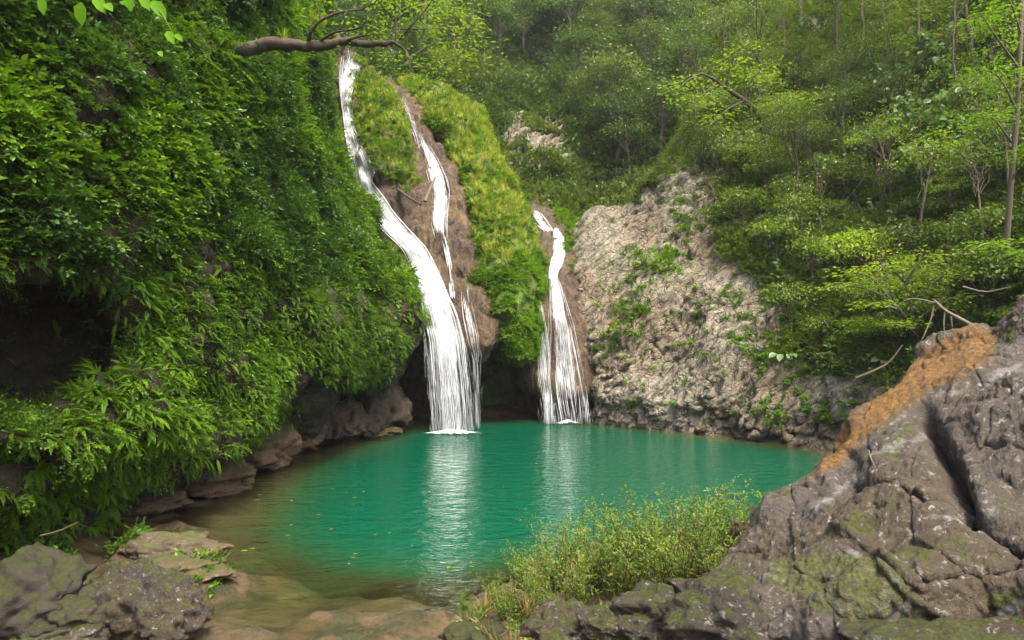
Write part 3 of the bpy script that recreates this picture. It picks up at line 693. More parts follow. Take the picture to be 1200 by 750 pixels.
# ------------------------------------------------------------------ ground cover on the cliffs
rg = np.random.default_rng(21)
def above_cave(px, py):   # lower limit of the hanging plants on the left cliff, by column
    return np.interp(px, [-400, 0, 90, 175, 250, 330, 345, 372, 400, 440, 455, 470, 490], [640, 640, 600, 565, 535, 500, 420, 435, 448, 450, 440, 415, 385])
def m_left(px, py, P, N):
    k = (py < above_cave(px, py) + rg.normal(0, 5, len(px))) & (py > -330)
    rec = (sd_poly(px, py, RECESS) > -9) | (sd_poly(px, py, GAP) > -4)
    return k * np.where(rec, .05, np.clip(.72 + 1.3 * fbm(P, .8, 2, 113), .12, 1))
P, N = sample(LEFT, 125000, rg, m_left)
px, py = to_px(P)
dark = fbm(P, 0.28, 2, 111)
fernzone = (py > 300 + 60 * fbm(P, .3, 2, 115)) & ((px < 330) | (py > 330))
w = rg.random(len(P))
near = P[:, 1] < 11
k = ~fernzone & (dark > -.05)
stuff('creeper_foliage', 'dense bright green creeper leaves covering the tall left cliff', 'foliage', P[k], frames(N[k], rg, droop=.15), rg.uniform(.4, 1.0, k.sum()), S_wall, rg)
k = ~fernzone & (dark <= -.05)
stuff('dark_creeper_foliage', 'darker glossy creeper leaves in hollows of the tall left cliff', 'foliage', P[k], frames(N[k], rg, droop=.15), rg.uniform(.4, 1.05, k.sum()), S_wall2, rg)
k = fernzone & (w < .62)
stuff('maidenhair_fern_cover', 'small bright ferns carpeting the lower left cliff above the cave', 'ferns', P[k], frames(N[k], rg, droop=.25, jitter=.35), rg.uniform(.5, 1.0, k.sum()), S_fernlet, rg)
k = fernzone & (w >= .62)
stuff('low_creeper_foliage', 'small leaved creepers growing between ferns on the lower left cliff', 'foliage', P[k], frames(N[k], rg, droop=.1), rg.uniform(.6, 1.2, k.sum()), S_small, rg)

# buttress: grass on its upper slope, leafy plants on its lower face
P, N = sample(BUTT, 30000, rg, lambda px, py, P, N: np.clip(.75 + 1.2 * fbm(P, .9, 2, 122), .1, 1) * ((py < 425) & (N[:, 2] > -.35) & ~in_poly(px, py, [(548, 335), (570, 330), (580, 360), (566, 385), (548, 360)])))
px, py = to_px(P); g = (py < 300 + 80 * fbm(P, .5, 2, 121)) & (rg.random(len(P)) < .6 + .5 * fbm(P, .6, 2, 123))
stuff('buttress_grass', 'yellow green grass covering the steep buttress between the two waterfalls', 'grass', P[g], frames(N[g], rg, up_bias=.0)[:, :, [0, 2, 1]] * np.array([1, 1, 1]) if False else upright(g.sum(), rg, .35), rg.uniform(.35, 1.1, g.sum()), S_grass, rg)
stuff('buttress_foliage', 'leafy green plants hanging on the lower buttress between the waterfalls', 'foliage', P[~g], frames(N[~g], rg, droop=.15), rg.uniform(.6, 1.2, (~g).sum()), S_green, rg)

# green mound and patches on the rock of the main fall
MOUND = [(412, 85), (424, 78), (450, 98), (462, 112), (474, 135), (480, 160), (488, 190), (492, 215), (478, 224), (462, 214), (446, 205), (428, 175), (416, 150), (412, 120)]
TOPS = [(480, 92), (520, 100), (540, 120), (520, 150), (510, 140), (496, 122)]
P, N = sample(FALLROCK, 24000, rg, lambda px, py, P, N: np.where(in_poly(px + rg.normal(0, 3, len(px)), py + rg.normal(0, 3, len(px)), MOUND), 1., 0.) + np.where(in_poly(px, py, TOPS), .6, 0) + np.where((py < 75) & (px > 416), .8, 0) + np.where((px < np.interp(py, [40, 75, 110, 180, 215, 260], [398, 393, 394, 402, 410, 425])), .8, 0))
g = rg.random(len(P)) < .45
stuff('mound_grass', 'grass on the green mound between the two strands of the main waterfall', 'grass', P[g], upright(g.sum(), rg, .35), rg.uniform(.4, .85, g.sum()), S_grass, rg)
stuff('mound_foliage', 'leafy plants on the green mound beside the top of the main waterfall', 'foliage', P[~g], frames(N[~g], rg), rg.uniform(.6, 1.1, (~g).sum()), S_green, rg)
P, N = sample(RFALL, 6000, rg, lambda px, py, P, N: np.where(((px < 620) | (px > 650)) & (py < 305) & (py < 300 - (px - 650) * .3) & (N[:, 2] > -.1), .7, 0) * ((px < 616) | (py < 262) | (px > 662)))
stuff('gully_foliage', 'low green plants in the gully above the side waterfall', 'foliage', P, frames(N, rg), rg.uniform(.7, 1.3, len(P)), S_green, rg)

# right cliff
CLIFF_BARE = [(672, 236), (700, 222), (740, 240), (803, 186), (830, 215), (838, 262), (850, 310), (895, 330), (925, 375), (905, 420), (960, 440), (1040, 462), (1060, 540), (660, 540)]
GREENS = [[(700, 355), (760, 330), (775, 370), (735, 410), (700, 420)], [(735, 300), (800, 290), (790, 330), (745, 330)], [(855, 480), (910, 470), (925, 505), (870, 515)],
          [(930, 470), (1010, 465), (1010, 490), (940, 490)], [(785, 235), (830, 220), (840, 260), (800, 275)], [(820, 350), (870, 330), (880, 420), (840, 400)], [(870, 400), (960, 395), (1000, 440), (930, 445), (880, 430)]]
def m_right(px, py, P, N):
    bare = in_poly(px + rg.normal(0, 6, len(px)), py + rg.normal(0, 6, len(px)), CLIFF_BARE); d = np.where(bare, .02 + .3 * np.clip(fbm(P, .9, 2, 131) - .1, 0, 1) * (px > 715), 1.0)
    for gp in GREENS: d = np.where(in_poly(px + rg.normal(0, 8, len(px)), py + rg.normal(0, 6, len(px)), gp), np.maximum(d, .65), d)
    d = d * np.clip(.7 + 1.3 * fbm(P, .45, 2, 133), .15, 1)
    d = d * (py > -260) * (px < 1500) * np.where(P[:, 2] < .7, 0, 1)
    return d
P, N = sample(RIGHT, 56000, rg, m_right)
px, py = to_px(P); bare = in_poly(px, py, CLIFF_BARE); pale = rg.random(len(P)) < .035
stuff('ledge_plants', 'small green plants growing in cracks of the bare limestone cliff', 'plants', P[bare], frames(N[bare], rg), rg.uniform(.6, 1.3, bare.sum()), S_green, rg)
k = ~bare & ~pale
stuff('slope_undergrowth', 'mixed green undergrowth on the forested slope above the limestone cliff', 'undergrowth', P[k], frames(N[k], rg, up_bias=.25), rg.uniform(.4, 1.3, k.sum()), S_right, rg)
k = ~bare & pale & (px > 900)
stuff('broadleaf_undergrowth', 'pale broad leaved plants scattered through the right forest slope', 'plants', P[k], frames(N[k], rg, up_bias=.3), rg.uniform(.7, 1.5, k.sum()), S_pale, rg)

# back slope
OUTCROP = [(578, 165), (604, 138), (640, 148), (668, 168), (664, 196), (625, 190), (600, 205), (582, 200)]
P, N = sample(BACK, 30000, rg, lambda px, py, P, N: np.where(in_poly(px, py, OUTCROP), .12, 1.) * (py > -170) * (px > 330) * (px < 1000))
px, py = to_px(P); g = (fbm(P, .12, 2, 141) > .02)
stuff('hillside_undergrowth', 'dark undergrowth covering the misty hillside behind the waterfalls', 'undergrowth', P[~g], frames(N[~g], rg, up_bias=.3), rg.uniform(.8, 1.6, (~g).sum()), S_forest, rg)
stuff('light_hillside_undergrowth', 'lighter green undergrowth on the hillside behind the waterfalls', 'undergrowth', P[g], frames(N[g], rg, up_bias=.3), rg.uniform(.8, 1.6, g.sum()), S_forest2, rg)

# ------------------------------------------------------------------ waterfalls
def fall_mat(name, seed, cover, fs=7.0):
    m, nt, N, L = new_mat(name)
    a = N.new('ShaderNodeAttribute'); a.attribute_name = 'flow'; cv = N.new('ShaderNodeAttribute'); cv.attribute_name = 'cover'
    v = _map(nt, a.outputs['Vector'], (1, 0.09, 1)); ad = N.new('ShaderNodeVectorMath'); ad.operation = 'ADD'; ad.inputs[1].default_value = (seed * 7.7, seed * 3.1, seed)
    L.new(v, ad.inputs[0]); v = ad.outputs[0]
    n = _math(nt, 'ADD', _math(nt, 'MULTIPLY', _noise(nt, v, fs, 4, .65, .2), .65), _math(nt, 'MULTIPLY', _noise(nt, v, fs * 4, 2, .5), .35))
    s = _math(nt, 'ADD', n, _math(nt, 'SUBTRACT', cv.outputs['Fac'], 1.0 - cover))
    al = _ramp(nt, s, [(.40, (0, 0, 0)), (.78, (1, 1, 1))])
    b = N.new('ShaderNodeBsdfPrincipled'); b.inputs['Base Color'].default_value = (.78, .80, .82, 1); b.inputs['Roughness'].default_value = .45
    t = N.new('ShaderNodeBsdfTranslucent'); t.inputs['Color'].default_value = (.78, .80, .82, 1)
    mx = N.new('ShaderNodeMixShader'); mx.inputs[0].default_value = .3; L.new(b.outputs[0], mx.inputs[1]); L.new(t.outputs[0], mx.inputs[2])
    bp = N.new('ShaderNodeBump'); bp.inputs['Strength'].default_value = .5; bp.inputs['Distance'].default_value = .06; L.new(n, bp.inputs['Height']); L.new(bp.outputs[0], b.inputs['Normal'])
    tr = N.new('ShaderNodeBsdfTransparent'); m2 = N.new('ShaderNodeMixShader'); L.new(al, m2.inputs[0]); L.new(tr.outputs[0], m2.inputs[1]); L.new(mx.outputs[0], m2.inputs[2])
    o = N.new('ShaderNodeOutputMaterial'); L.new(m2.outputs[0], o.inputs[0]); return m
def white_mat():
    m, nt, N, L = new_mat('white_water')
    b = N.new('ShaderNodeBsdfPrincipled'); b.inputs['Base Color'].default_value = (.80, .82, .83, 1); b.inputs['Roughness'].default_value = .4
    t = N.new('ShaderNodeBsdfTranslucent'); t.inputs['Color'].default_value = (.80, .82, .83, 1)
    mx = N.new('ShaderNodeMixShader'); mx.inputs[0].default_value = .4; L.new(b.outputs[0], mx.inputs[1]); L.new(t.outputs[0], mx.inputs[2])
    o = N.new('ShaderNodeOutputMaterial'); L.new(mx.outputs[0], o.inputs[0]); return m
M['white'] = white_mat()
FM = [fall_mat('fall_water_%d' % i, i + 1, .5) for i in range(3)]
def stream(root, name, edges, rocks, base=None, cover=.5, layers=3, strands=60, rng=None, thick=.012, fill=1.0, free=None):
    """edges: (py, left px, right px). free=(py of lip, Y at foot): below the lip the water falls clear of the rock down to the pool"""
    rng = rng or np.random.default_rng(5); e = np.array(edges, float); lip = free[0] if free else 1e9
    nt_ = int(max(20, (e[-1, 0] - e[0, 0]) / 2.2)); ns = 14
    pys = np.linspace(e[0, 0], e[-1, 0], nt_); L_ = np.interp(pys, e[:, 0], e[:, 1]); R_ = np.interp(pys, e[:, 0], e[:, 2])
    ker = np.ones(5) / 5; pad = lambda a: np.convolve(np.pad(a, 2, 'edge'), ker, 'valid'); L_, R_ = pad(L_), pad(R_)
    S = np.linspace(0, 1, ns); PX = L_[:, None] * (1 - S) + R_[:, None] * S; Y = np.full(PX.shape, np.nan)
    for i in range(nt_):
        if pys[i] > lip: break
        for j in range(ns):
            h, _ = cast(PX[i, j], pys[i], rocks)
            if h is not None: Y[i, j] = h[1]
    for j in range(ns):                                        # fill gaps and keep the sheet taut
        c = Y[:, j]; ok = ~np.isnan(c)
        if ok.sum() < 2: Y[:, j] = np.nanmedian(Y); ok[:] = True
        Y[:, j] = np.interp(np.arange(nt_), np.where(ok)[0], Y[ok, j])
    if free:
        k = np.where(pys > lip)[0]
        if len(k):
            y0 = np.median(Y[max(0, k[0] - 4):k[0]], axis=0); t = (pys[k] - lip) / (pys[-1] - lip)
            Y[k] = (y0 * .5 + np.median(y0) * .5)[None] * (1 - np.sqrt(t))[:, None] + free[1] * np.sqrt(t)[:, None]
    for _ in range(3):
        Yp = np.pad(Y, 1, 'edge'); Y = np.minimum(Y, (Yp[:-2, 1:-1] + Yp[2:, 1:-1] + Yp[1:-1, :-2] + Yp[1:-1, 2:]) / 4) * .5 + .5 * (Yp[:-2, 1:-1] + Yp[2:, 1:-1] + Yp[1:-1, 1:-1]) / 3
    Pw = lambda off: np.stack([(PX - 600) / F * (Y - off), Y - off, CAMH + (HOR - pys[:, None]) / F * (Y - off)], -1)
    G0 = Pw(.05)
    seg = np.linalg.norm(np.diff(G0[:, ns // 2], axis=0), axis=1); T = np.concatenate([[0], np.cumsum(seg)])
    W = np.linalg.norm(G0[:, -1] - G0[:, 0], axis=1)
    a = np.arange(nt_ * ns).reshape(nt_, ns); q = np.stack([a[:-1, :-1], a[1:, :-1], a[1:, 1:], a[:-1, 1:]], -1).reshape(-1, 4)
    cov = np.interp(pys, [c[0] for c in cover], [c[1] for c in cover]) if not np.isscalar(cover) else np.full(nt_, cover)
    tl = np.linspace(0, 1, nt_); cov = cov - .5 * (1 - np.minimum(1, tl / .05)) - (0 if free else .5) * (1 - np.minimum(1, (1 - tl) / .05))
    edge = np.minimum(1, 3.2 * np.minimum(S, 1 - S) + .0)
    for l in range(layers):
        G = Pw(.05 + .07 * l)
        G = G + .05 * np.stack([fbm(G, 1.5, 2, 200 + l), fbm(G, 1.5, 2, 210 + l), np.zeros(G.shape[:2])], -1)
        me = mesh_from(G.reshape(-1, 3), q, [FM[l % 3]], name='water_sheet')
        fl = np.stack([(S[None] - .5) * W[:, None] * 1.0, np.repeat(T[:, None], ns, 1), np.full((nt_, ns), l * 9.)], -1)
        at_ = me.attributes.new('flow', 'FLOAT_VECTOR', 'POINT'); at_.data.foreach_set('vector', fl.astype(np.float32).ravel())
        at_ = me.attributes.new('cover', 'FLOAT', 'POINT'); at_.data.foreach_set('value', (cov[:, None] - .42 * (1 - edge)[None] - .08 * l).astype(np.float32).ravel())
        link(name, me, root)
    mb = MB()
    for s in range(strands):
        u = np.clip(rng.beta(.9, .9), .02, .98); i0 = int(rng.uniform(0, .9) * nt_); n = int(rng.uniform(.06, .35) * nt_) + 4; i1 = min(nt_, i0 + n)
        if i1 - i0 < 4 or rng.random() > cov[i0] * 1.6: continue
        ii = np.arange(i0, i1); uu = u + .02 * np.cumsum(rng.normal(0, .25, len(ii))) / 3; j = np.clip(uu, 0, 1) * (ns - 1); j0 = np.floor(j).astype(int).clip(0, ns - 2); f = (j - j0)[:, None]
        G = Pw(.12 + .14 * rng.random()); P = G[ii, j0] * (1 - f) + G[ii, j0 + 1] * f
        r = thick * rng.uniform(.4, 1.3) * np.sin(np.linspace(.15, np.pi - .1, len(ii))) ** .7
        mb.add(tube(P, r, 4))
    if free:                                                   # broken streaks and drops in the free fall
        k = np.where(pys > lip)[0]
        for s in range(int(strands * 5 * min(1, (pys[-1] - lip) / 120))):
            i0 = rng.integers(k[0], k[-1] - 2); n = int(rng.uniform(3, 14)); ii = np.arange(i0, min(i0 + n, nt_)); 
            if len(ii) < 3: continue
            u = rng.beta(.8, .8); j = u * (ns - 1); j0 = min(int(j), ns - 2); f = j - j0
            G = G0; P = G[ii, j0] * (1 - f) + G[ii, j0 + 1] * f + rng.normal(0, .06, 3) * np.array([1, 1.6, 0])
            mb.add(tube(P, thick * rng.uniform(.15, .5) * np.sin(np.linspace(.2, np.pi - .1, len(ii))), 3))
    if mb.n: link('water_strands', mb.mesh('water_strands', [M['white']]), root)['kind'] = 'stuff'
    return G0
def foam(root, c, rx, ry, seed, dens=1.0):
    """churned white water where a fall meets the pool"""
    rng = np.random.default_rng(seed); n = 46; r = np.linspace(0, 1, 20); th = np.linspace(0, 2 * np.pi, n, endpoint=False)
    R_, Th = np.meshgrid(r, th, indexing='ij'); wob = 1 + .25 * fbm(np.stack([np.cos(Th) * 2, np.sin(Th) * 2, np.zeros_like(Th)], -1), 1., 3, seed)
    X = c[0] + rx * R_ * wob * np.cos(Th); Y = c[1] + ry * R_ * wob * np.sin(Th)
    Z = .02 + .16 * np.exp(-(R_ / .45) ** 2) * (.7 + .6 * fbm(np.stack([X, Y, 0 * X], -1), 3., 3, seed + 3)) 
    a = np.arange(20 * n).reshape(20, n); b = np.roll(a, -1, 1)
    me = mesh_from(np.stack([X, Y, Z], -1).reshape(-1, 3), np.stack([a[:-1], a[1:], b[1:], b[:-1]], -1).reshape(-1, 4), [FOAM], name='foam')
    at_ = me.attributes.new('cover', 'FLOAT', 'POINT'); at_.data.foreach_set('value', (dens * (1 - R_ ** .8)).astype(np.float32).ravel())
    return link('foam', me, root)
def foam_mat():
    m, nt, N, L = new_mat('foam'); g = N.new('ShaderNodeNewGeometry'); cv = N.new('ShaderNodeAttribute'); cv.attribute_name = 'cover'
    n = _noise(nt, _map(nt, g.outputs['Position'], (1, 2.2, 1)), 5, 4, .7); s = _math(nt, 'ADD', n, _math(nt, 'SUBTRACT', cv.outputs['Fac'], .45)); al = _ramp(nt, s, [(.42, (0, 0, 0)), (.62, (1, 1, 1))])
    b = N.new('ShaderNodeBsdfDiffuse'); b.inputs['Color'].default_value = (.9, .93, .93, 1); tr = N.new('ShaderNodeBsdfTransparent')
    mx = N.new('ShaderNodeMixShader'); L.new(al, mx.inputs[0]); L.new(tr.outputs[0], mx.inputs[1]); L.new(b.outputs[0], mx.inputs[2]); o = N.new('ShaderNodeOutputMaterial'); L.new(mx.outputs[0], o.inputs[0]); return m
FOAM = foam_mat()
rgf = np.random.default_rng(77)
base = on_level(530, 508)
W1 = tag(empty('waterfall', base), 'tall white main waterfall plunging past the cave mouth beside the left cliff', 'waterfall')
def under(root, fn):              # parts are built in world coordinates, then hung under their thing
    before = set(root.children); fn()
    for c in root.children:
        if c not in before: c.location = -root.location
    return root
TALL = [(56, 404, 412), (66, 400, 420), (78, 398, 425), (100, 397, 415), (115, 399, 411), (140, 402, 415), (165, 405, 420), (182, 409, 431), (203, 413, 441), (210, 413, 434), (230, 416, 450), (250, 431, 463), (270, 448, 481), (290, 470, 500),
        (310, 480, 511), (340, 486, 524), (370, 492, 537), (400, 498, 545), (450, 502, 551), (508, 506, 555)]
under(W1, lambda: (stream(W1, 'water_sheet', TALL, ['fall_rock'], cover=[(56, .72), (180, .72), (340, .82), (390, .70), (430, .56), (508, .50)], strands=150, rng=rgf, thick=.011, free=(384, base[1])),
                   foam(W1, base, 1.7, .75, 4)))
W2 = tag(empty('waterfall', at(516, 270, 29)), 'thin white cascade sliding down brown travertine right of the main fall', 'waterfall')
under(W2, lambda: (stream(W2, 'water_sheet', [(112, 464, 472), (122, 468, 482), (140, 476, 489), (160, 484, 495), (178, 489, 499)], ['fall_rock'], cover=.42, layers=2, strands=16, rng=rgf, thick=.010),
                   stream(W2, 'water_sheet', [(150, 486, 491), (170, 491, 504), (190, 496, 516), (210, 500, 525), (225, 506, 527), (245, 505, 526), (262, 503, 525), (280, 509, 525)], ['fall_rock'], cover=[(150, .4), (190, .62), (262, .66), (280, .3)], layers=2, strands=40, rng=rgf, thick=.010),
                   stream(W2, 'water_sheet', [(274, 516, 523), (290, 520, 526), (310, 524, 530), (350, 528, 533)], ['fall_rock'], cover=.45, layers=2, strands=20, rng=rgf, thick=.02)))
W3 = tag(empty('waterfall', on_level(559, 503)), 'narrow trickle dropping from the rounded travertine lobe beside the main fall', 'waterfall')
under(W3, lambda: stream(W3, 'water_sheet', [(326, 544, 551), (345, 540, 550), (370, 542, 556), (395, 547, 561), (420, 554, 562), (450, 556, 562), (503, 557, 562)], ['fall_rock'], cover=[(326, .42), (400, .48), (430, .34), (503, .2)], layers=2, strands=30, rng=rgf, thick=.009, free=(404, on_level(559, 503)[1])))
base4 = on_level(663, 497)
W4 = tag(empty('waterfall', base4), 'wide veil of water fanning over the side rock right of the green buttress', 'waterfall')
under(W4, lambda: (stream(W4, 'water_sheet', [(246, 618, 632), (255, 622, 640), (264, 629, 645), (272, 640, 652)], ['side_fall_rock'], cover=.55, layers=2, strands=20, rng=rgf, thick=.025),
                   stream(W4, 'water_sheet', [(266, 648, 654), (282, 648, 664), (296, 648, 664), (310, 645, 660), (322, 643, 652), (330, 643, 655)], ['side_fall_rock', 'right_cliff'], cover=.8, layers=3, strands=30, rng=rgf, thick=.03),
                   stream(W4, 'water_sheet', [(308, 646, 659), (320, 643, 652), (335, 644, 659), (360, 643, 666), (385, 642, 674), (410, 640, 680), (440, 639, 686), (466, 641, 690), (497, 648, 692)], ['side_fall_rock', 'right_cliff'], cover=[(320, .66), (380, .52), (440, .50), (462, .46), (472, .25), (497, .22)], layers=3, strands=110, rng=rgf, thick=.009, free=(466, base4[1])),
                   stream(W4, 'water_sheet', [(322, 630, 634), (345, 628, 634), (370, 627, 638), (400, 626, 643), (430, 628, 646), (462, 633, 648), (497, 636, 648)], ['side_fall_rock'], cover=[(322, .5), (400, .55), (497, .46)], layers=3, strands=60, rng=rgf, thick=.009, free=(462, base4[1])),
                   foam(W4, on_level(664, 497), 1.3, .35, 9, .75)))

# ------------------------------------------------------------------ foreground boulder
M['boulder_near'] = None
def boulder_mat():
    m = rock_mat('lichen_boulder', (0.022, 0.018, 0.014), (0.095, 0.08, 0.066), (0.46, 0.44, 0.43), 2.0, stain=(0.075, 0.05, 0.018), stain_amt=0.6, moss=(.05, .06, .006), moss_amt=.1, bump=1.0, rough=0.62, lichen=0.55, wet=0.2)
    nt = m.node_tree; N = nt.nodes; L = nt.links; b = [n for n in N if n.type == 'BSDF_PRINCIPLED'][0]
    c = b.inputs['Base Color'].links[0].from_socket; g = N.new('ShaderNodeNewGeometry')
    for an, ca, cb, sc in (('lichen', (0.085, 0.05, 0.016), (0.29, 0.135, 0.012), 8.), ('moss', (0.022, 0.028, 0.005), (0.13, 0.15, 0.012), 14.), ('pale', (.20, .19, .185), (.48, .46, .45), 9.)):
        a = N.new('ShaderNodeAttribute'); a.attribute_name = an
        n1 = _noise(nt, g.outputs['Position'], sc, 5, .7); n2 = _noise(nt, g.outputs['Position'], sc * 2.7, 4, .7)
        n6 = _noise(nt, g.outputs['Position'], sc * .35, 5, .7)
        f = _ramp(nt, _math(nt, 'ADD', _math(nt, 'ADD', _math(nt, 'MULTIPLY', n1, .6), _math(nt, 'MULTIPLY', n6, .4)), _math(nt, 'SUBTRACT', a.outputs['Fac'], .5)), [(.44, (0, 0, 0)), (.72, (1, 1, 1))])
        c = _mix(nt, _math(nt, 'MULTIPLY', f, .85), c, _mix(nt, _ramp(nt, n2, [(.35, (0, 0, 0)), (.65, (1, 1, 1))]), ca, cb))
    L.new(c, b.inputs['Base Color']); return m
bk = [(815, 705, 5.3), (860, 645, 5.5), (905, 595, 5.7), (958, 556, 5.9), (984, 520, 6.1), (1040, 455, 6.4), (1095, 412, 6.6), (1138, 384, 6.7), (1164, 391, 6.5), (1186, 364, 6.4), (1215, 345, 6.3), (1300, 330, 6.0), (1420, 330, 5.6)]
rows = [[(x + 30, y + 160, Y + 1.3) for x, y, Y in bk], [(x + 12, y + 18, Y + .8) for x, y, Y in bk], bk,
    zipc([824, 872, 925, 975, 1010, 1070, 1120, 1160, 1185, 1210, 1240, 1320, 1440], [714, 668, 620, 578, 558, 500, 455, 422, 415, 405, 395, 385, 380], [4.9, 5.0, 5.1, 5.2, 5.2, 5.4, 5.6, 5.7, 5.6, 5.5, 5.4, 5.2, 5.0]),
    zipc([834, 888, 940, 990, 1030, 1085, 1130, 1170, 1195, 1225, 1260, 1340, 1460], [726, 692, 652, 620, 600, 560, 520, 490, 480, 470, 460, 450, 440], [4.6, 4.55, 4.6, 4.6, 4.6, 4.7, 4.8, 4.8, 4.7, 4.6, 4.5, 4.4, 4.3]),
    zipc([848, 905, 955, 1005, 1045, 1095, 1140, 1180, 1205, 1235, 1275, 1350, 1470], [746, 722, 697, 670, 650, 620, 600, 585, 575, 570, 565, 560, 555], [4.3, 4.2, 4.2, 4.1, 4.1, 4.1, 4.1, 4.1, 4.1, 4.0, 4.0, 3.9, 3.8]),
    zipc([858, 915, 965, 1010, 1050, 1100, 1145, 1185, 1210, 1245, 1290, 1370, 1490], [768, 752, 737, 722, 707, 692, 682, 672, 667, 662, 660, 660, 660], [4.2, 4.0, 3.9, 3.8, 3.75, 3.7, 3.65, 3.6, 3.55, 3.5, 3.45, 3.4, 3.3]),
    zipc([865, 920, 970, 1015, 1055, 1105, 1150, 1190, 1215, 1250, 1300, 1380, 1500], const(830, 13), [4.2, 4.0, 3.9, 3.85, 3.8, 3.75, 3.7, 3.65, 3.6, 3.5, 3.45, 3.4, 3.3]),
    zipc([865, 920, 970, 1015, 1055, 1105, 1150, 1190, 1215, 1250, 1300, 1380, 1500], const(950, 13), [4.2, 4.0, 3.9, 3.85, 3.8, 3.75, 3.7, 3.65, 3.6, 3.5, 3.45, 3.4, 3.3])]
rows = [[(x + 40, y + 480, Y + 1.8) for x, y, Y in bk]] + rows
rows = [r + [(r[-1][0] + 70, r[-1][1] + 15, r[-1][2] + .7), (r[-1][0] + 60, r[-1][1] + 40, r[-1][2] + 1.8), (r[-1][0] - 20, r[-1][1] + 60, r[-1][2] + 3.0)] for r in rows]      # wraps round to the far side
def b_big(G, N):
    px, py = to_px(G)
    f1, f2, cid = worley(G + .12 * fbm(G, 2., 2, 301)[..., None], 1.5, 13)
    Gw = G + .10 * np.stack([fbm(G, 2.2, 3, 321), fbm(G, 2.2, 3, 322), fbm(G, 2.2, 3, 323)], -1); d = .12 * fbm(G, .8, 3, 303) + .11 * facets(Gw, 1.15, 14) + .055 * facets(Gw, 2.6, 15) - .03 * (1 - smooth01(0, .06, f2 - f1))
    slab = sd_poly(px, py, [(985, 520), (1138, 384), (1165, 415), (1110, 450), (1040, 505), (1010, 530)])
    d = d * (1 - .85 * smooth01(-12, 14, slab))
    lumps = smooth01(560, 680, py); d = d + .05 * lumps * ridged(G, 2.3, 4, 305) + .018 * facets(Gw, 6.5, 16) * (1 - .7 * smooth01(-12, 14, slab))
    for pts, w, dep in (([(1083, 490), (1104, 530), (1122, 572), (1136, 600)], 11, .34), ([(1136, 598), (1165, 616), (1192, 642)], 5, .16), ([(997, 566), (1014, 570), (1030, 572)], 6, .24), ([(1030, 572), (1062, 584), (1090, 600), (1132, 592)], 3.5, .08), ([(985, 628), (1030, 655), (1080, 690)], 4, -.05), ([(1040, 676), (1062, 700), (1110, 720)], 3, -.05), ([(1000, 505), (985, 522), (972, 535)], 3, .05)):
        d = d - dep * np.exp(-(dist_line(px, py, pts) / w) ** 2)
    return d
BO = patch('boulder', rows, 440, 520, [b_big, lambda G, N: .022 * ridged(G, 3.5, 5, 311, .6) + .010 * facets(G, 16, 17) + .008 * fbm(G, 22, 3, 313)], boulder_mat(), kind=None)
tag(BO.o, 'huge weathered grey boulder with orange lichen slab and mossy cracked face', 'boulder')
px, py = to_px(BO.G); nz = BO.N[..., 2]
lich = smooth01(-20, 18, sd_poly(px, py, [(940, 570), (970, 510), (1035, 440), (1095, 395), (1140, 366), (1172, 392), (1172, 418), (1138, 440), (1090, 466), (1048, 496), (1018, 520), (992, 548)])) * .74
mo = .36 * smooth01(.1, .8, nz) + .0 * px
for poly, w in (([(900, 650), (960, 640), (1060, 645), (1075, 700), (1030, 735), (960, 730), (920, 700), (890, 680)], .62), ([(1035, 520), (1066, 492), (1072, 505), (1045, 528)], .9), ([(1145, 398), (1175, 380), (1195, 385), (1190, 405), (1160, 408)], .95), ([(1005, 585), (1070, 580), (1070, 595), (1010, 600)], .6), ([(1150, 690), (1200, 680), (1195, 720), (1150, 715)], .7), ([(880, 610), (910, 600), (915, 640), (890, 650)], .45)):
    mo = np.maximum(mo, w * smooth01(-10, 12, sd_poly(px, py, poly)))
pale = np.zeros_like(px)
for pts, w in (([(1030, 500), (1080, 475), (1140, 445), (1200, 430)], 16), ([(990, 545), (1050, 520), (1085, 512)], 12), ([(950, 600), (1000, 560)], 14), ([(1090, 605), (1140, 608), (1180, 620)], 9), ([(985, 640), (1005, 650)], 9), ([(1130, 745), (1200, 705)], 16), ([(1000, 738), (1080, 735)], 8)):
    pale = np.maximum(pale, .56 * np.exp(-(dist_line(px, py, pts) / w) ** 2))
for nm, v in (('lichen', lich), ('moss', mo * (1 - lich)), ('pale', pale * (1 - lich))):
    at_ = BO.o.data.attributes.new(nm, 'FLOAT', 'POINT'); at_.data.foreach_set('value', v.astype(np.float32).ravel())

# ------------------------------------------------------------------ loose rocks
_ico = {}
def icosphere(sub):
    if sub not in _ico:
        bm = bmesh.new(); bmesh.ops.create_icosphere(bm, subdivisions=sub, radius=1); bm.verts.ensure_lookup_table()
        _ico[sub] = (np.array([v.co[:] for v in bm.verts]), np.array([[v.index for v in f.verts] for f in bm.faces])); bm.free()
    return _ico[sub]
def rock_mesh(seed, size, mat, rough=1.0, sub=5, flat=.25):
    V, Fc = icosphere(sub); o = np.array([seed * 3.7, seed * 1.3, seed * 2.1]); size = np.array(size)
    f1, f2, cid = worley(V * 1.0 + o, 1.15, seed); d = 1 + rough * (.28 * fbm(V + o, .9, 3, seed) + .30 * facets(V + o + .12 * fbm(V + o, 2.5, 3, seed + 5)[:, None], 1.5, seed) + .14 * facets(V + o, 3.6, seed + 1) - .05 * (1 - smooth01(0, .1, f2 - f1)) + .09 * ridged(V + o, 2.2, 5, seed + 2, .6))
    P = V * d[:, None]; P[:, 2] = np.where(P[:, 2] < -flat, -flat + (P[:, 2] + flat) * .6, P[:, 2])
    return mesh_from(P * size, Fc, [mat], name='rock')
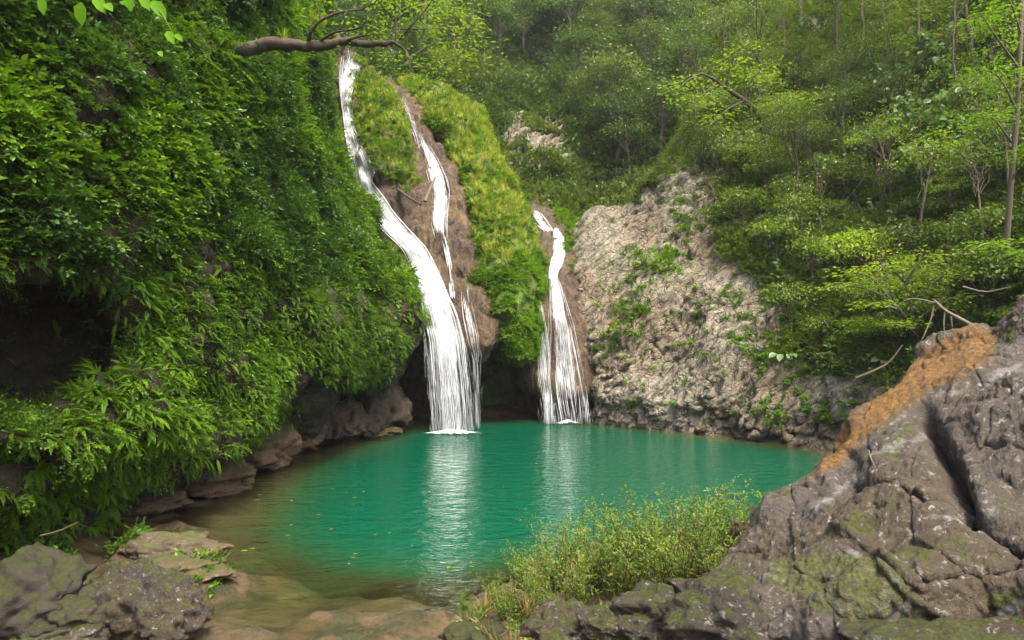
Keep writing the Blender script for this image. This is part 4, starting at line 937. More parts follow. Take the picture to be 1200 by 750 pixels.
M['tan_stone'] = rock_mat('tan_stone', (0.03, 0.023, 0.016), (0.085, 0.062, 0.04), (0.22, 0.175, 0.12), 2.0, stain=(0.15, 0.085, 0.035), stain_amt=0.35, lichen=.3, moss=(0.06, 0.07, 0.012), moss_amt=0.25, bump=0.8, rough=0.7, obj=True)
M['moss_stone'] = rock_mat('moss_stone', (0.02, 0.017, 0.012), (0.04, 0.032, 0.022), (0.12, 0.10, 0.075), 2.6, moss=(0.028, 0.034, 0.004), moss_amt=0.42, bump=0.8, rough=0.75, obj=True)
def rock(px, py, w, h, seed, mat, label, group=None, deep=1.0, patchn=('pool_bed',), rot=0., Y=None, name='rock', rough=1.0):
    """a loose rock whose visible outline is about w x h photo pixels round (px,py), standing on the shore"""
    if Y is None:
        hit, _ = cast(px, py + h * .42, list(patchn)); Y = hit[1]
    rx = w / 2 / F * Y; rz = h / 2 / F * Y; c = at(px, py, Y + rx * deep * .35)
    o = link(name, rock_mesh(seed, (rx, rx * deep, rz * 1.05), M[mat], rough), loc=c); o.rotation_euler = (0, 0, rot)
    return tag(o, label, 'rock', group)
rock(30, 706, 130, 100, 401, 'moss_stone', 'mossy brown rock beneath the overhanging ferns on the near left shore')
rock(98, 722, 90, 62, 402, 'moss_stone', 'low moss covered rock between the ferny ledge and the grey stone')
rock(160, 712, 92, 92, 403, 'stone', 'rounded dark grey stone on the near left shore with plants at its foot')
rock(200, 722, 70, 72, 404, 'stone', 'pale streaked stone leaning against the dark grey stone')
rock(196, 692, 58, 34, 405, 'stone', 'small slate grey stone on top of the pale streaked stone', Y=None)
rock(62, 742, 120, 46, 406, 'stone', 'flat brown rock at the foot of the mossy left rocks')
rock(205, 648, 118, 40, 407, 'tan_stone', 'long tan rock shelf with dark hollows rising from the shallows', deep=.6, rot=.15)
rock(205, 672, 110, 26, 408, 'tan_stone', 'low wet tan ledge between the holed shelf and the grey stones', deep=.7, rot=.1)
rock(880, 728, 190, 88, 410, 'stone', 'jagged dark grey rock at the foot of the huge boulder', Y=4.4, deep=.8)
rock(868, 690, 74, 44, 411, 'stone', 'small peaked grey rock behind the jagged dark rock', Y=4.9)
rock(775, 722, 110, 54, 412, 'stone', 'grey ridged rock beside the leafy shrubs on the near shore', Y=5.0)
rock(722, 732, 74, 46, 413, 'stone', 'upright pleated pale grey rock in front of the shrubs', Y=5.0, deep=.7)
rock(660, 736, 78, 50, 414, 'stone', 'pale pointed grey rock at the dry end of the shrubs', Y=5.2)
rock(868, 622, 30, 26, 415, 'tan_stone', 'small pale stone peeping out between shrubs and huge boulder', Y=7.0)
rock(1130, 770, 260, 80, 416, 'stone', 'broad pale grey rock slab under the huge boulder', Y=3.4, deep=.8)
rock(560, 752, 90, 34, 417, 'moss_stone', 'low mossy rock on the dry grassy bank by the outlet')
# rocks along the left bank and in the cave mouth
for i, (x, y, w, h, mt, lb) in enumerate([
        (235, 560, 130, 44, 'tan_stone', 'long tan bank rock under the hanging ferns at the water edge'),
        (302, 530, 84, 52, 'tan_stone', 'tan stepped rock on the left bank below small seedlings'),
        (345, 512, 60, 44, 'tan_stone', 'dark tan rock at the corner of the left bank by the cave'),
        (372, 500, 40, 48, 'moss_stone', 'rounded mossy rock knob standing at the cave entrance'),
        (405, 498, 46, 50, 'stone', 'dark recessed rock between the mossy knob and the cave boulder'),
        (432, 492, 46, 56, 'moss_stone', 'mossy shoulder of rock in front of the cave boulder'),
        (452, 480, 56, 66, 'stone', 'rounded brown boulder inside the cave mouth left of the main fall'),
        (438, 508, 60, 18, 'tan_stone', 'low yellowish ledge at the waterline below the cave boulder'),
        (165, 588, 80, 34, 'tan_stone', 'flat tan rock at the inner corner of the left bank')]):
    rock(x, y, w, h, 430 + i, mt, lb)

# ------------------------------------------------------------------ trees
def limb(p0, p1, rng, k=7, sag=.1, wob=.05):
    t = np.linspace(0, 1, k)[:, None]; L = np.linalg.norm(p1 - p0)
    P = p0 + (p1 - p0) * t; P[:, 2] += (sag * L * np.sin(np.pi * t[:, 0])); w = np.cumsum(rng.normal(0, wob * L / k ** .5, (k, 3)), 0); w -= t * w[-1]
    return P + w
def make_tree(name, seed, H=7., r0=.12, crown=(2.5, 2.5, 2.4), cz=.65, tips=26, per=110, clump=.55, leaf=(.22, .11), mat='leaf_forest', bark='bark_dark', lean=(0, 0), flat=.6, twigs=True, fine=False):
    """tapered trunk with limbs, and a crown of leaf clumps round the limb ends"""
    rng = np.random.default_rng(seed); root = empty(name); k = 9; t = np.linspace(0, 1, k)
    top = np.array([lean[0] * H, lean[1] * H, H * (cz + .12)]); T = limb(np.array([0, 0, -.3]), top, rng, k, .0, .035); T[:, :2] -= np.array([[lean[0], lean[1]]]) * (H * .25 * np.sin(np.pi * t))[:, None]
    mb = MB(); mb.add(tube(T, r0 * (1.25 - 1.0 * t ** .8), 7))
    C = np.array([lean[0] * H, lean[1] * H, H * cz]); cr = MB(); tipsP = []
    for i in range(tips):
        d = rng.normal(0, 1, 3); d /= np.linalg.norm(d); d[2] = abs(d[2]) * 1.1 - .35
        tp = C + d * np.array(crown) * rng.uniform(.45, 1.05)
        if i < tips * .55:
            u = np.clip(.45 + .5 * (tp[2] / H) - .3 * rng.random(), .25, .98) * (k - 1); j = min(int(u), k - 2); b0 = T[j] + (T[j + 1] - T[j]) * (u - j)
            rr = r0 * (1.25 - (u / (k - 1)) ** .8) * .5
        else:
            j = rng.integers(0, len(tipsP)); b0 = tipsP[j][len(tipsP[j]) // 2]; rr = r0 * .2
        P = limb(b0, tp, rng, 6, .08, .1); tipsP.append(P); mb.add(tube(P, np.linspace(max(rr, r0 * .08), r0 * .05, 6), 4))
        n = int(per * rng.uniform(.5, 1.4)); o = rng.normal(0, 1, (n, 3)) * clump * np.array([1, 1, flat]) * rng.uniform(.6, 1.3)
        B = tp + o; D = nrm(o * np.array([1, 1, .3]) + rng.normal(0, .5, (n, 3)) - np.array([0, 0, .15])); U = np.array([0, 0, 1.]) + rng.normal(0, .4, (n, 3)) + .4 * nrm(o)
        sz = rng.uniform(.6, 1.3, n); cr.add(leaves(B, D, U, leaf[0] * sz, leaf[1] * sz, fine=fine))
    tr = link('trunk', mb.mesh(name + '_trunk', [M[bark]]), root); cw = link('crown', cr.mesh(name + '_crown', [M[mat]]), root)
    return root
PROTO_USED = {}
def plant(proto, p, s, rng, label, cat='tree', group=None, rz=None, sink=.0, tilt=.06):
    if proto.name in PROTO_USED: o = copy_tree(proto)
    else: PROTO_USED[proto.name] = 1; o = proto
    o.location = (p[0], p[1], p[2] - sink); o.scale = (s, s, s * rng.uniform(.9, 1.1)); o.rotation_euler = (rng.normal(0, tilt), rng.normal(0, tilt), rng.uniform(0, 6.28) if rz is None else rz)
    return tag(o, label, cat, group)
def zone_back(x, y):
    col = 'left of the pale outcrop' if x < 585 else 'above the pale outcrop' if x < 670 else 'above the gully of the side fall' if x < 770 else 'above the limestone crest'
    row = 'low on' if y > 100 else 'halfway up' if y > 40 else 'high on'
    return row + ' the hillside ' + col
def zone_right(x, y):
    if x < 900: return 'above the limestone crest near the leaning trunk' if y < 200 else 'at the upper edge of the limestone'
    if x < 1030: return 'in the hollow of thin trunks' if y < 130 else 'below the curved bare branch' if y > 245 else 'beside the curved bare branch'
    if x < 1150: return 'under the forked pale trunk' if y < 130 else 'above the lime shrub' if y > 245 else 'among the pale saplings'
    return 'beside the tall reddish trunk'
rt = np.random.default_rng(50)
far = [make_tree('forest_tree', 500 + i, H=7, r0=.12, crown=(2.5, 2.5, 2.3), cz=.62, tips=30, per=95, clump=.5, leaf=(.24, .12), mat=('leaf_forest', 'leaf_forest', 'leaf_forest2', 'leaf_forest2')[i], bark='bark_pale') for i in range(4)]
lab_d = ('dark green round crowned tree on the misty hillside behind the waterfalls', 'dark crowned trees on the back hillside')
lab_l = ('light green round crowned tree on the misty hillside behind the waterfalls', 'light crowned trees on the back hillside')
spots = []
for ry, py in enumerate((262, 238, 205, 172, 138, 104, 72, 42, 12, -20, -52)):
    for px in np.arange(440 + (ry % 2) * 20, 900, 44):
        x = px + rt.normal(0, 9); y = py + rt.normal(0, 8)
        lim = np.interp(x, [430, 560, 600, 640, 690, 720, 760, 800, 830, 900], [66, 108, 112, 108, 165, 215, 205, 170, 120, 90])   # trees start above the rock and the falls
        if y > lim or in_poly(x, y, OUTCROP): continue
        spots.append((x, y))
for x, y in spots:
    h, n = cast(x, y, ['forest_slope'])
    if h is None: continue
    i = int(rt.integers(0, 4)); l = lab_d if i < 2 else lab_l
    sz = rt.uniform(.55, 1.15); lb = '%s %s round tree %s' % ('large' if sz > .88 else 'small', 'dark green' if i < 2 else 'light green', zone_back(x, y)); plant(far[i], h, sz, rt, lb, 'tree', lb.replace('tree', 'trees', 1), sink=.2)

# slender trees and shrubs of the right-hand slope
mid = [make_tree('slender_tree', 520 + i, H=6, r0=.07, crown=(1.7, 1.7, 1.6), cz=.7, tips=24, per=60, clump=.34, leaf=(.13, .06), mat=('leaf_right', 'leaf_lime', 'leaf_right')[i], bark=('bark_dark', 'bark_pale', 'bark_pale')[i], flat=.35, lean=((.1, 0), (-.12, -.05), (.0, -.1))[i]) for i in range(3)]
shr = [make_tree('slope_shrub', 530 + i, H=2.2, r0=.035, crown=(1.0, 1.0, .8), cz=.6, tips=16, per=55, clump=.24, leaf=(.11, .055), mat=('leaf_right', 'leaf_lime', 'leaf_forest2')[i], bark='bark_dark', flat=.4) for i in range(3)]
pal = make_tree('broadleaf_sapling', 540, H=3.2, r0=.035, crown=(.9, .9, 1.3), cz=.6, tips=22, per=13, clump=.22, leaf=(.26, .18), mat='leaf_pale', bark='bark_pale', flat=.5, fine=True)
lab_m = [('slender dark stemmed tree with mid green sprays on the right forest slope', 'slender green trees on the right slope'), ('slender pale stemmed tree with lime green sprays on the right forest slope', 'slender lime trees on the right slope'), ('slender pale stemmed tree with mid green sprays on the right forest slope', 'slender pale trees on the right slope')]
for ry, py in enumerate((285, 240, 200, 160, 120, 80, 40, 0, -40)):
    for px in np.arange(820 + (ry % 2) * 26, 1240, 58):
        x = px + rt.normal(0, 13); y = py + rt.normal(0, 10)
        if y > np.interp(x, [800, 830, 860, 900, 1000, 1200], [180, 230, 250, 275, 290, 290]): continue
        h, n = cast(x, y, ['right_cliff', 'forest_slope'])
        if h is None: continue
        i = int(rt.choice(3, p=(.45, .2, .35))); l = lab_m[i]
        lb = ('slender dark stemmed tree with green sprays ', 'slender pale stemmed tree with lime sprays ', 'slender pale stemmed tree with green sprays ')[i] + zone_right(x, y); plant(mid[i], h, rt.uniform(.55, 1.0) * (1 if x < 1080 else .8), rt, lb, 'tree', lb.replace('tree', 'trees', 1), sink=.1)
lab_s = [('low mid green shrub on the right slope above the limestone', 'green shrubs on the right slope'), ('low lime green shrub on the right slope above the limestone', 'lime shrubs on the right slope'), ('low grey green shrub on the right slope above the limestone', 'grey green shrubs on the right slope')]
for k in range(110):
    x = rt.uniform(810, 1200); y = rt.uniform(60, 430)
    if in_poly(x, y, CLIFF_BARE) or y > np.interp(x, [800, 900, 1000, 1100, 1200], [250, 390, 440, 440, 400]): continue
    h, n = cast(x, y, ['right_cliff']); i = int(rt.choice(3, p=(.55, .15, .3)))
    if h is None: continue
    sz = rt.uniform(.5, 1.5); lb = ('wide ' if sz > 1 else 'low ') + ('mid green', 'lime green', 'grey green')[i] + ' shrub ' + zone_right(x, y)
    plant(shr[i], h, sz, rt, lb, 'shrub', lb.replace('shrub', 'shrubs', 1), sink=.05)
for x, y, s in ((1090, 128, 1.3), (1105, 170, 1.1), (1065, 205, 1.2), (1120, 215, 1.0), (1150, 240, .9), (1085, 250, 1.0), (985, 160, .9), (1030, 150, 1.0), (1010, 215, .9), (1140, 185, 1.0), (960, 235, .8)):
    h, n = cast(x, y, ['right_cliff']); lb = ('tall ' if s > 1.05 else 'short ') + 'pale broad leaved sapling ' + zone_right(x, y).replace('among the pale saplings', 'below the straight grey trunk'); plant(pal, h, s, rt, lb, 'sapling', lb.replace('sapling', 'saplings', 1), sink=.05)

bare = make_tree('bare_sapling', 545, H=3.4, r0=.03, crown=(.9, .9, 1.2), cz=.6, tips=16, per=3, clump=.2, leaf=(.12, .06), mat='leaf_dry', bark='bark_pale')
for k in range(22):
    x = rt.uniform(830, 1190); y = rt.uniform(120, 400)
    if in_poly(x, y, CLIFF_BARE) or y > np.interp(x, [800, 900, 1000, 1100, 1200], [230, 360, 420, 420, 380]): continue
    h, n = cast(x, y, ['right_cliff'])
    if h is None: continue
    plant(bare, h, rt.uniform(.6, 1.3), rt, 'leafless thin pale sapling ' + zone_right(x, y), 'sapling', 'leafless saplings ' + zone_right(x, y), tilt=.25)

# ------------------------------------------------------------------ singled-out trees, branches and dead wood
def px_path(pts): return np.array([at(*p_) for p_ in pts])
def smooth_path(P, n): return crom(np.asarray(P)[:, None, :], n)[:, 0]
def leaf_spray(mb, P, rng, n, leaf, clump, flat=.4, fine=False, t0=.3):
    t = rng.uniform(t0, 1, n); tt = np.linspace(0, 1, len(P)); B = np.stack([np.interp(t, tt, P[:, k]) for k in range(3)], 1)
    o = rng.normal(0, 1, (n, 3)) * clump * np.array([1, 1, flat]); B = B + o
    D = nrm(o * np.array([1, 1, .3]) + rng.normal(0, .03, (n, 3)) - np.array([0, 0, .02])); U = np.array([0, 0, 1.]) + rng.normal(0, .35, (n, 3)); sz = rng.uniform(.6, 1.3, n)
    mb.add(leaves(B, D, U, leaf[0] * sz, leaf[1] * sz, fine=fine))
rb = np.random.default_rng(90)
# tree growing out from the left cliff over the gorge
root = tag(empty('overhanging_tree', at(235, 74, 15.2)), 'gnarled brown tree trunk reaching out level from the left cliff over the gorge', 'tree')
def under_w(root, name, me): o = link(name, me, root); o.location = -root.location; return o
YB = 15.0
tr = smooth_path(px_path([(205, 88, 16.2), (245, 70, 15.3), (285, 58, 15.0), (330, 51, 15.0), (368, 54, 15.0), (400, 49, 15.0), (435, 52, 15.0), (464, 49, 15.0)]), 40)
tr = smooth_path(tr, 110); TV, TF = tube(tr + .05 * np.stack([fbm(tr, 2.5, 3, 5), fbm(tr, 2.5, 3, 6), fbm(tr, 2.5, 3, 7)], -1), np.interp(np.linspace(0, 1, 110), [0, .4, .62, .8, 1], [.15, .13, .10, .065, .05]), 14)
TC = np.repeat(tr, 14, 0); TV = TV + nrm(TV - TC) * (.03 * ridged(TV * np.array([.4, 1, 1]), 9, 3, 8) + .03 * fbm(TV, 4, 2, 9))[:, None]
mb = MB(); mb.add((TV, TF)); under_w(root, 'trunk', mb.mesh('trunk', [M['bark_dark']]))
cr = MB()
for i, (pts, r) in enumerate([([(362, 52, 15), (364, 38, 14.8), (376, 24, 14.7), (400, 14, 14.6), (424, 11, 14.6)], .05), ([(372, 50, 15), (392, 38, 14.6), (420, 33, 14.3), (432, 20, 14.1)], .03), ([(400, 49, 15), (424, 42, 14.8), (440, 40, 14.7)], .035),
        ([(462, 50, 15), (474, 58, 15), (480, 70, 14.9), (480, 80, 14.9), (486, 86, 14.9)], .04), ([(460, 50, 15), (462, 35, 15.2), (470, 18, 15.3), (488, 8, 15.4), (508, 6, 15.5)], .035), ([(468, 46, 15), (484, 28, 14.8), (500, 10, 14.7), (508, -4, 14.6)], .025),
        ([(480, 68, 15), (498, 56, 15.3), (520, 46, 15.6), (540, 40, 15.9)], .025), ([(482, 79, 14.9), (505, 78, 15.2), (528, 66, 15.4)], .018), ([(470, 34, 15.1), (500, 34, 15.3), (535, 32, 15.6)], .016), ([(455, 52, 15), (462, 68, 14.8), (472, 66, 14.7)], .015), ([(430, 38, 14.8), (446, 34, 14.8), (456, 44, 14.8)], .012),
        ([(424, 11, 14.6), (445, -2, 14.5), (465, -20, 14.5)], .02), ([(376, 24, 14.7), (372, 4, 14.7), (378, -18, 14.8)], .02), ([(464, 46, 15), (464, 20, 15), (463, -14, 15)], .022)]):
    P = smooth_path(px_path(pts), 12); mb = MB(); mb.add(tube(P, np.linspace(r, r * .3, 12), 6)); under_w(root, 'limb', mb.mesh('limb', [M['bark_dark']]))
    leaf_spray(cr, P, rb, 50 if i > 3 else 20, (.11, .05), .26, t0=.45)
for c in ((520, 20, 15.4), (545, 12, 15.8), (500, -5, 15), (555, 45, 16), (525, 60, 15.6), (470, 5, 15), (440, 5, 14.8), (505, 88, 15.2), (548, 28, 15.8), (540, 75, 15.6)):
    P = at(*c) + rb.normal(0, .2, (4, 3)); leaf_spray(cr, P, rb, 60, (.11, .05), .30, t0=0)
under_w(root, 'crown', cr.mesh('crown', [M['leaf_lime']]))
# air plants that sit on that trunk
for x, y, s in ((333, 44, .42), (366, 22, .4), (378, 28, .3), (300, 52, .3)):
    o = link('air_plant', tuft(rb, 24, s, .014, M['leaf_lime'], .9, 'air_plant'), loc=at(x, y + 4, 14.95)); tag(o, 'spiky yellow green air plant perched on the overhanging trunk', 'air plant', 'air plants on the overhanging trunk')
# big lime leaves that hang in from above the frame
root = tag(empty('vine_spray', at(120, -40, 7.2)), 'lime green large leaved vine hanging down in front of the upper left cliff', 'vine')
P = smooth_path(px_path([(60, -70, 8.6), (100, -34, 7.4), (150, -10, 7.1), (186, 12, 7.0), (205, 45, 7.0)]), 16); mb = MB(); mb.add(tube(P, np.linspace(.012, .004, 16), 5)); under_w(root, 'stem', mb.mesh('stem', [M['leaf_wall']]))
for x, y, dx, dy, s in ((95, 2, -.1, -1, .24), (112, -4, .5, -.8, .22), (124, 4, .7, -.7, .16), (150, -8, .2, -1, .2), (166, -6, .5, -.9, .2), (178, 0, .6, -.8, .24), (196, 36, .5, -.9, .17), (205, 40, .7, -.6, .12), (50, -3, 0, -1, .18), (186, 60, .6, -.7, .1), (140, 2, .9, -.3, .13)):
    b = at(x, y, 7.0); me = MB(); me.add(leaves(np.array([b]), np.array([[dx, rb.normal(0, .3), dy]]), np.array([[.1, -1., .5]]), np.array([s]), np.array([s * .6]), droop=.1)); under_w(root, 'leaf', me.mesh('leaf', [M['leaf_vine']]))
# leaning dark tree above the limestone crest
root = tag(empty('leaning_tree', at(897, 168, 33)), 'dark leaning bare trunk with lime green sprays above the limestone crest', 'tree')
P = smooth_path(px_path([(898, 172, 33.2), (894, 150, 33), (886, 130, 32.8), (872, 118, 32.6), (852, 104, 32.4), (835, 92, 32.2), (822, 86, 32)]), 24); mb = MB(); mb.add(tube(P, np.linspace(.2, .04, 24), 8)); under_w(root, 'trunk', mb.mesh('trunk', [M['bark_dark']])); cr = MB()
for pts in ([(872, 118, 32.6), (880, 95, 32.4), (900, 75, 32.2)], [(852, 104, 32.4), (855, 80, 32.2), (865, 60, 32)], [(840, 96, 32.3), (825, 110, 31.8), (810, 125, 31.5)], [(886, 130, 32.8), (910, 120, 32.2), (935, 118, 31.8)], [(822, 86, 32), (805, 95, 31.8), (790, 112, 31.6)], [(872, 118, 32.6), (850, 130, 31.8), (830, 150, 31.4)]):
    B = smooth_path(px_path(pts), 8); mb = MB(); mb.add(tube(B, np.linspace(.06, .02, 8), 5)); under_w(root, 'limb', mb.mesh('limb', [M['bark_dark']])); leaf_spray(cr, B, rb, 150, (.2, .1), .5, .25)
under_w(root, 'crown', cr.mesh('crown', [M['leaf_lime']]))
# yellow-green shrub on the slope behind the boulder
root = tag(empty('lime_shrub', at(1052, 400, 20.6)), 'yellow green spreading shrub with layered sprays on the slope behind the boulder', 'shrub'); cr = MB()
for pts in ([(1075, 405, 20.8), (1070, 370, 20.3), (1060, 330, 20), (1052, 290, 19.8)], [(1072, 385, 20.4), (1040, 350, 20), (1000, 335, 19.9), (965, 338, 20)], [(1068, 365, 20.2), (1090, 335, 19.8), (1110, 318, 19.6)], [(1070, 380, 20.4), (1095, 360, 19.8), (1125, 345, 19.6)], [(1050, 360, 20.1), (1020, 325, 19.8), (985, 318, 19.8)], [(1060, 335, 20), (1075, 310, 19.7), (1085, 298, 19.6)], [(1050, 362, 20), (1030, 355, 19.7), (1010, 360, 19.5)], [(1060, 330, 20), (1040, 310, 19.8), (1030, 318, 19.7)], [(1075, 395, 20.5), (1060, 380, 19.9), (1040, 378, 19.6)]):
    B = smooth_path(px_path(pts), 10); mb = MB(); mb.add(tube(B, np.linspace(.05, .012, 10), 5)); under_w(root, 'limb', mb.mesh('limb', [M['bark_pale']])); leaf_spray(cr, B, rb, 230, (.13, .06), .30, .22, t0=.35)
under_w(root, 'crown', cr.mesh('crown', [M['leaf_lime']]))
# big bough at the upper right
root = tag(empty('tall_tree', at(1180, 340, 19.5)), 'tall reddish trunk with bright green layered boughs at the slope corner', 'tree'); cr = MB()
P = smooth_path(px_path([(1178, 340, 19.6), (1180, 280, 19.3), (1186, 200, 19), (1192, 130, 18.8), (1196, 40, 18.6), (1200, -60, 18.5)]), 24); mb = MB(); mb.add(tube(P, np.linspace(.09, .05, 24), 8)); under_w(root, 'trunk', mb.mesh('trunk', [M['bark_pale']]))
for pts in ([(1192, 130, 18.8), (1170, 90, 18.2), (1145, 80, 17.8)], [(1194, 80, 18.7), (1165, 40, 18), (1150, 15, 17.8)], [(1192, 110, 18.8), (1215, 80, 18.2), (1240, 75, 17.8)], [(1188, 170, 19), (1165, 140, 18.3), (1150, 135, 18)], [(1196, 40, 18.6), (1185, 5, 18), (1165, -20, 17.8)], [(1186, 210, 19), (1205, 180, 18.4), (1230, 170, 18)], [(1182, 290, 19.2), (1160, 285, 18.6), (1140, 292, 18.4)], [(1182, 300, 19.2), (1200, 295, 18.6), (1215, 300, 18.4)]):
    B = smooth_path(px_path(pts), 10); mb = MB(); mb.add(tube(B, np.linspace(.035, .01, 10), 5)); under_w(root, 'limb', mb.mesh('limb', [M['bark_pale']])); leaf_spray(cr, B, rb, 260, (.12, .055), .32, .22, t0=.3)
under_w(root, 'crown', cr.mesh('crown', [M['leaf_fern']]))
# bare tree trunks near the top right
for pts, r, lb in (([(1136, 120, 27), (1139, 60, 26.6), (1137, 20, 26.5), (1128, -30, 26.5)], 0.085, 'tree with forked pale trunk standing in shade at the top of the right slope'),
                   ([(1120, 200, 26), (1122, 120, 25.8), (1118, 40, 25.6), (1120, -40, 25.6)], 0.046, 'tree with straight mossy trunk beside the forked pale trunk'), ([(1075, 110, 31), (1076, 60, 31), (1074, 0, 31), (1076, -40, 31)], 0.065, 'tree with straight grey trunk behind the pale saplings'),
                   ([(1030, 95, 33), (1038, 50, 33), (1036, 0, 33), (1040, -40, 33)], 0.065, 'tree with pale trunk in the dark hollow of the right forest'), ([(980, 120, 35), (983, 60, 35), (982, 0, 35), (984, -40, 35)], 0.058, 'tree with thin brown trunk in the dark hollow of the right forest'), ([(1005, 70, 36), (1010, 30, 36), (1008, -30, 36)], 0.058, 'tree with thin grey trunk rising behind the thin brown one')):
    root = tag(empty('tall_forest_tree', at(*pts[0])), lb, 'tree'); P = smooth_path(px_path(pts), 16); P = P + np.cumsum(rb.normal(0, .035, P.shape), 0); mb = MB(); mb.add(tube(P, np.linspace(r, r * .7, 16), 7)); under_w(root, 'trunk', mb.mesh('trunk', [M['bark_pale']]))
    for k in range(3):
        j = int(rb.integers(7, 15)); B = limb(P[j], P[j] + np.array([rb.normal(0, .8), rb.normal(-.3, .3), rb.uniform(.5, 1.6)]), rb, 6); mb = MB(); mb.add(tube(B, np.linspace(r * .5, r * .15, 6), 5)); under_w(root, 'limb', mb.mesh('limb', [M['bark_pale']]))
    cr = MB()
    for k in range(26): c = P[-1] + rb.normal(0, 1, 3) * np.array([1.7, 1.7, .9]) + np.array([0, 0, .8]); leaf_spray(cr, c + rb.normal(0, .3, (3, 3)), rb, 55, (.2, .1), .45, .5, t0=0)
    under_w(root, 'crown', cr.mesh('crown', [M['leaf_right']]))
# dead wood
def dead(name, pts, r, lb, mat='bark_pale', twigs=()):
    root = tag(empty(name, at(*pts[0])), lb, 'dead branch'); P = smooth_path(px_path(pts), 16); mb = MB(); mb.add(tube(P, np.linspace(r, r * .5, 16), 7)); under_w(root, 'bough', mb.mesh('bough', [M[mat]]))
    for tw in twigs: B = smooth_path(px_path(tw), 8); mb = MB(); mb.add(tube(B, np.linspace(r * .5, r * .15, 8), 5)); under_w(root, 'twig', mb.mesh('twig', [M[mat]]))
dead('dead_branch', [(1003, 443, 20.2), (1025, 434, 20), (1042, 424, 19.9), (1058, 404, 19.8)], .045, 'bare pale stick lying across the ferny slope behind the boulder')
dead('dead_branch', [(1138, 381, 15.8), (1122, 372, 16.2), (1108, 364, 16.6), (1095, 352, 17)], .055, 'broken pale log ending at the top of the huge boulder', twigs=([(1108, 364, 16.6), (1106, 380, 16.5), (1108, 398, 16.4)], [(1114, 368, 16.5), (1116, 384, 16.4)], [(1096, 352, 17), (1090, 376, 16.9), (1082, 395, 16.8), (1075, 410, 16.8)], [(1100, 356, 16.9), (1070, 350, 17.2), (1050, 358, 17.4)]))
dead('dead_branch', [(1128, 336, 18.4), (1155, 342, 18), (1185, 336, 17.6)], .03, 'thin pale branch sticking out level beside the tall reddish trunk')
dead('dead_branch', [(945, 236, 29), (970, 246, 28.5), (985, 240, 28.2), (1000, 225, 28), (1015, 205, 28)], .06, 'curved bare pale branch among the slender trees', twigs=([(1000, 225, 28), (1010, 245, 27.6), (1030, 240, 27.4)], [(985, 240, 28.2), (995, 210, 28), (990, 190, 28)], [(1030, 243, 27.5), (1050, 246, 27.4)]))
dead('dead_branch', [(1096, 212, 26), (1110, 226, 25.8), (1118, 244, 25.6)], .035, 'short forked bare branch below the pale saplings', twigs=([(1110, 226, 25.8), (1122, 228, 25.6)],))
dead('dead_branch', [(466, 222, 29.0), (480, 232, 28.7), (494, 240, 28.5)], .07, 'broken log wedged on the brown ledge beside the main fall', 'bark_dark')
dead('dead_branch', [(498, 236, 28.4), (504, 222, 28.6), (510, 208, 28.9)], .09, 'pale upright snag leaning on the brown ledge beside the main fall')
dead('dead_branch', [(1018, 528, 5.05), (1021, 538, 4.95), (1026, 548, 4.9)], .006, 'tiny pale stick caught on the grey ridge of the huge boulder')
dead('dead_branch', [(118, 728, 7.6), (116, 745, 7.5), (118, 770, 7.4)], .014, 'short upright twig between the near left shore stones')
dead('dead_branch', [(48, 628, 8.6), (70, 622, 8.4), (92, 612, 8.3)], .016, 'bare twig in the dark hollow below the overhanging ferns')

# ------------------------------------------------------------------ ferns of the lower left, each with its fronds
rf = np.random.default_rng(120)
fm = [frond(rf, .46, 22, .07, M['leaf_fern'], rise=.35, droop=.7, name='fern_frond') for _ in range(4)]
def make_fern(seed):
    rng = np.random.default_rng(seed); root = empty('fern')
    for i in range(9):
        o = link('frond', fm[int(rng.integers(0, 4))], root); o.rotation_euler = (rng.uniform(-.5, .45), rng.uniform(-.25, .25), (i - 4) * .34 + rng.normal(0, .12)); s = rng.uniform(.65, 1.1); o.scale = (s, s, s)
    return root
fp = [make_fern(600 + i) for i in range(4)]
def ferns(n, poly, label, group, smin, smax):
    P, N = sample(LEFT, 400000, rf, lambda px, py, P, N: in_poly(px, py, poly).astype(float)); k = rf.permutation(len(P))[:n]
    R = frames(N[k], rf, jitter=.22, droop=.12)
    for i in range(len(k)):
        pr = fp[int(rf.integers(0, 4))]
        if pr.name in PROTO_USED: o = copy_tree(pr)
        else: PROTO_USED[pr.name] = 1; o = pr
        sz = rf.uniform(smin, smax); o.matrix_world = mat4(R[i], P[k[i]], sz); y_ = to_px(P[k[i]])[1]; ys = [c[1] for c in poly]; u = (y_ - min(ys)) / (max(ys) - min(ys))
        wd = ('large ' if sz > (smin + smax) / 2 else 'small ') + label + (', upper edge' if u < .33 else ', lower fringe' if u > .66 else ', middle')
        tag(o, wd, 'fern', group + wd[-14:].split(',')[-1] + (' large' if wd[0] == 'l' else ' small'))
ferns(75, [(75, 435), (150, 430), (172, 470), (170, 560), (140, 575), (95, 560), (70, 500)], 'bright arching fern on the bulging clump beside the brown cliff hollow', 'ferns on the bulging clump', .55, .9)
ferns(60, [(-60, 555), (60, 545), (130, 575), (140, 625), (80, 640), (-60, 640)], 'long bright fern overhanging the dark hollow above the mossy shore rocks', 'ferns over the dark hollow', .55, .9)
ferns(45, [(-60, 455), (40, 450), (80, 480), (80, 545), (-60, 550)], 'fern drooping below the bare brown hollow of the left cliff', 'ferns below the brown hollow', .5, .8)
ferns(90, [(175, 400), (335, 390), (330, 490), (250, 515), (178, 540)], 'bright fern hanging on the cliff above the tan bank rocks', 'ferns above the tan bank', .5, .85)
ferns(30, [(150, 330), (200, 300), (210, 400), (160, 420)], 'upright bright fern on the cliff rib above the bulging fern clump', 'ferns on the cliff rib', .5, .85)

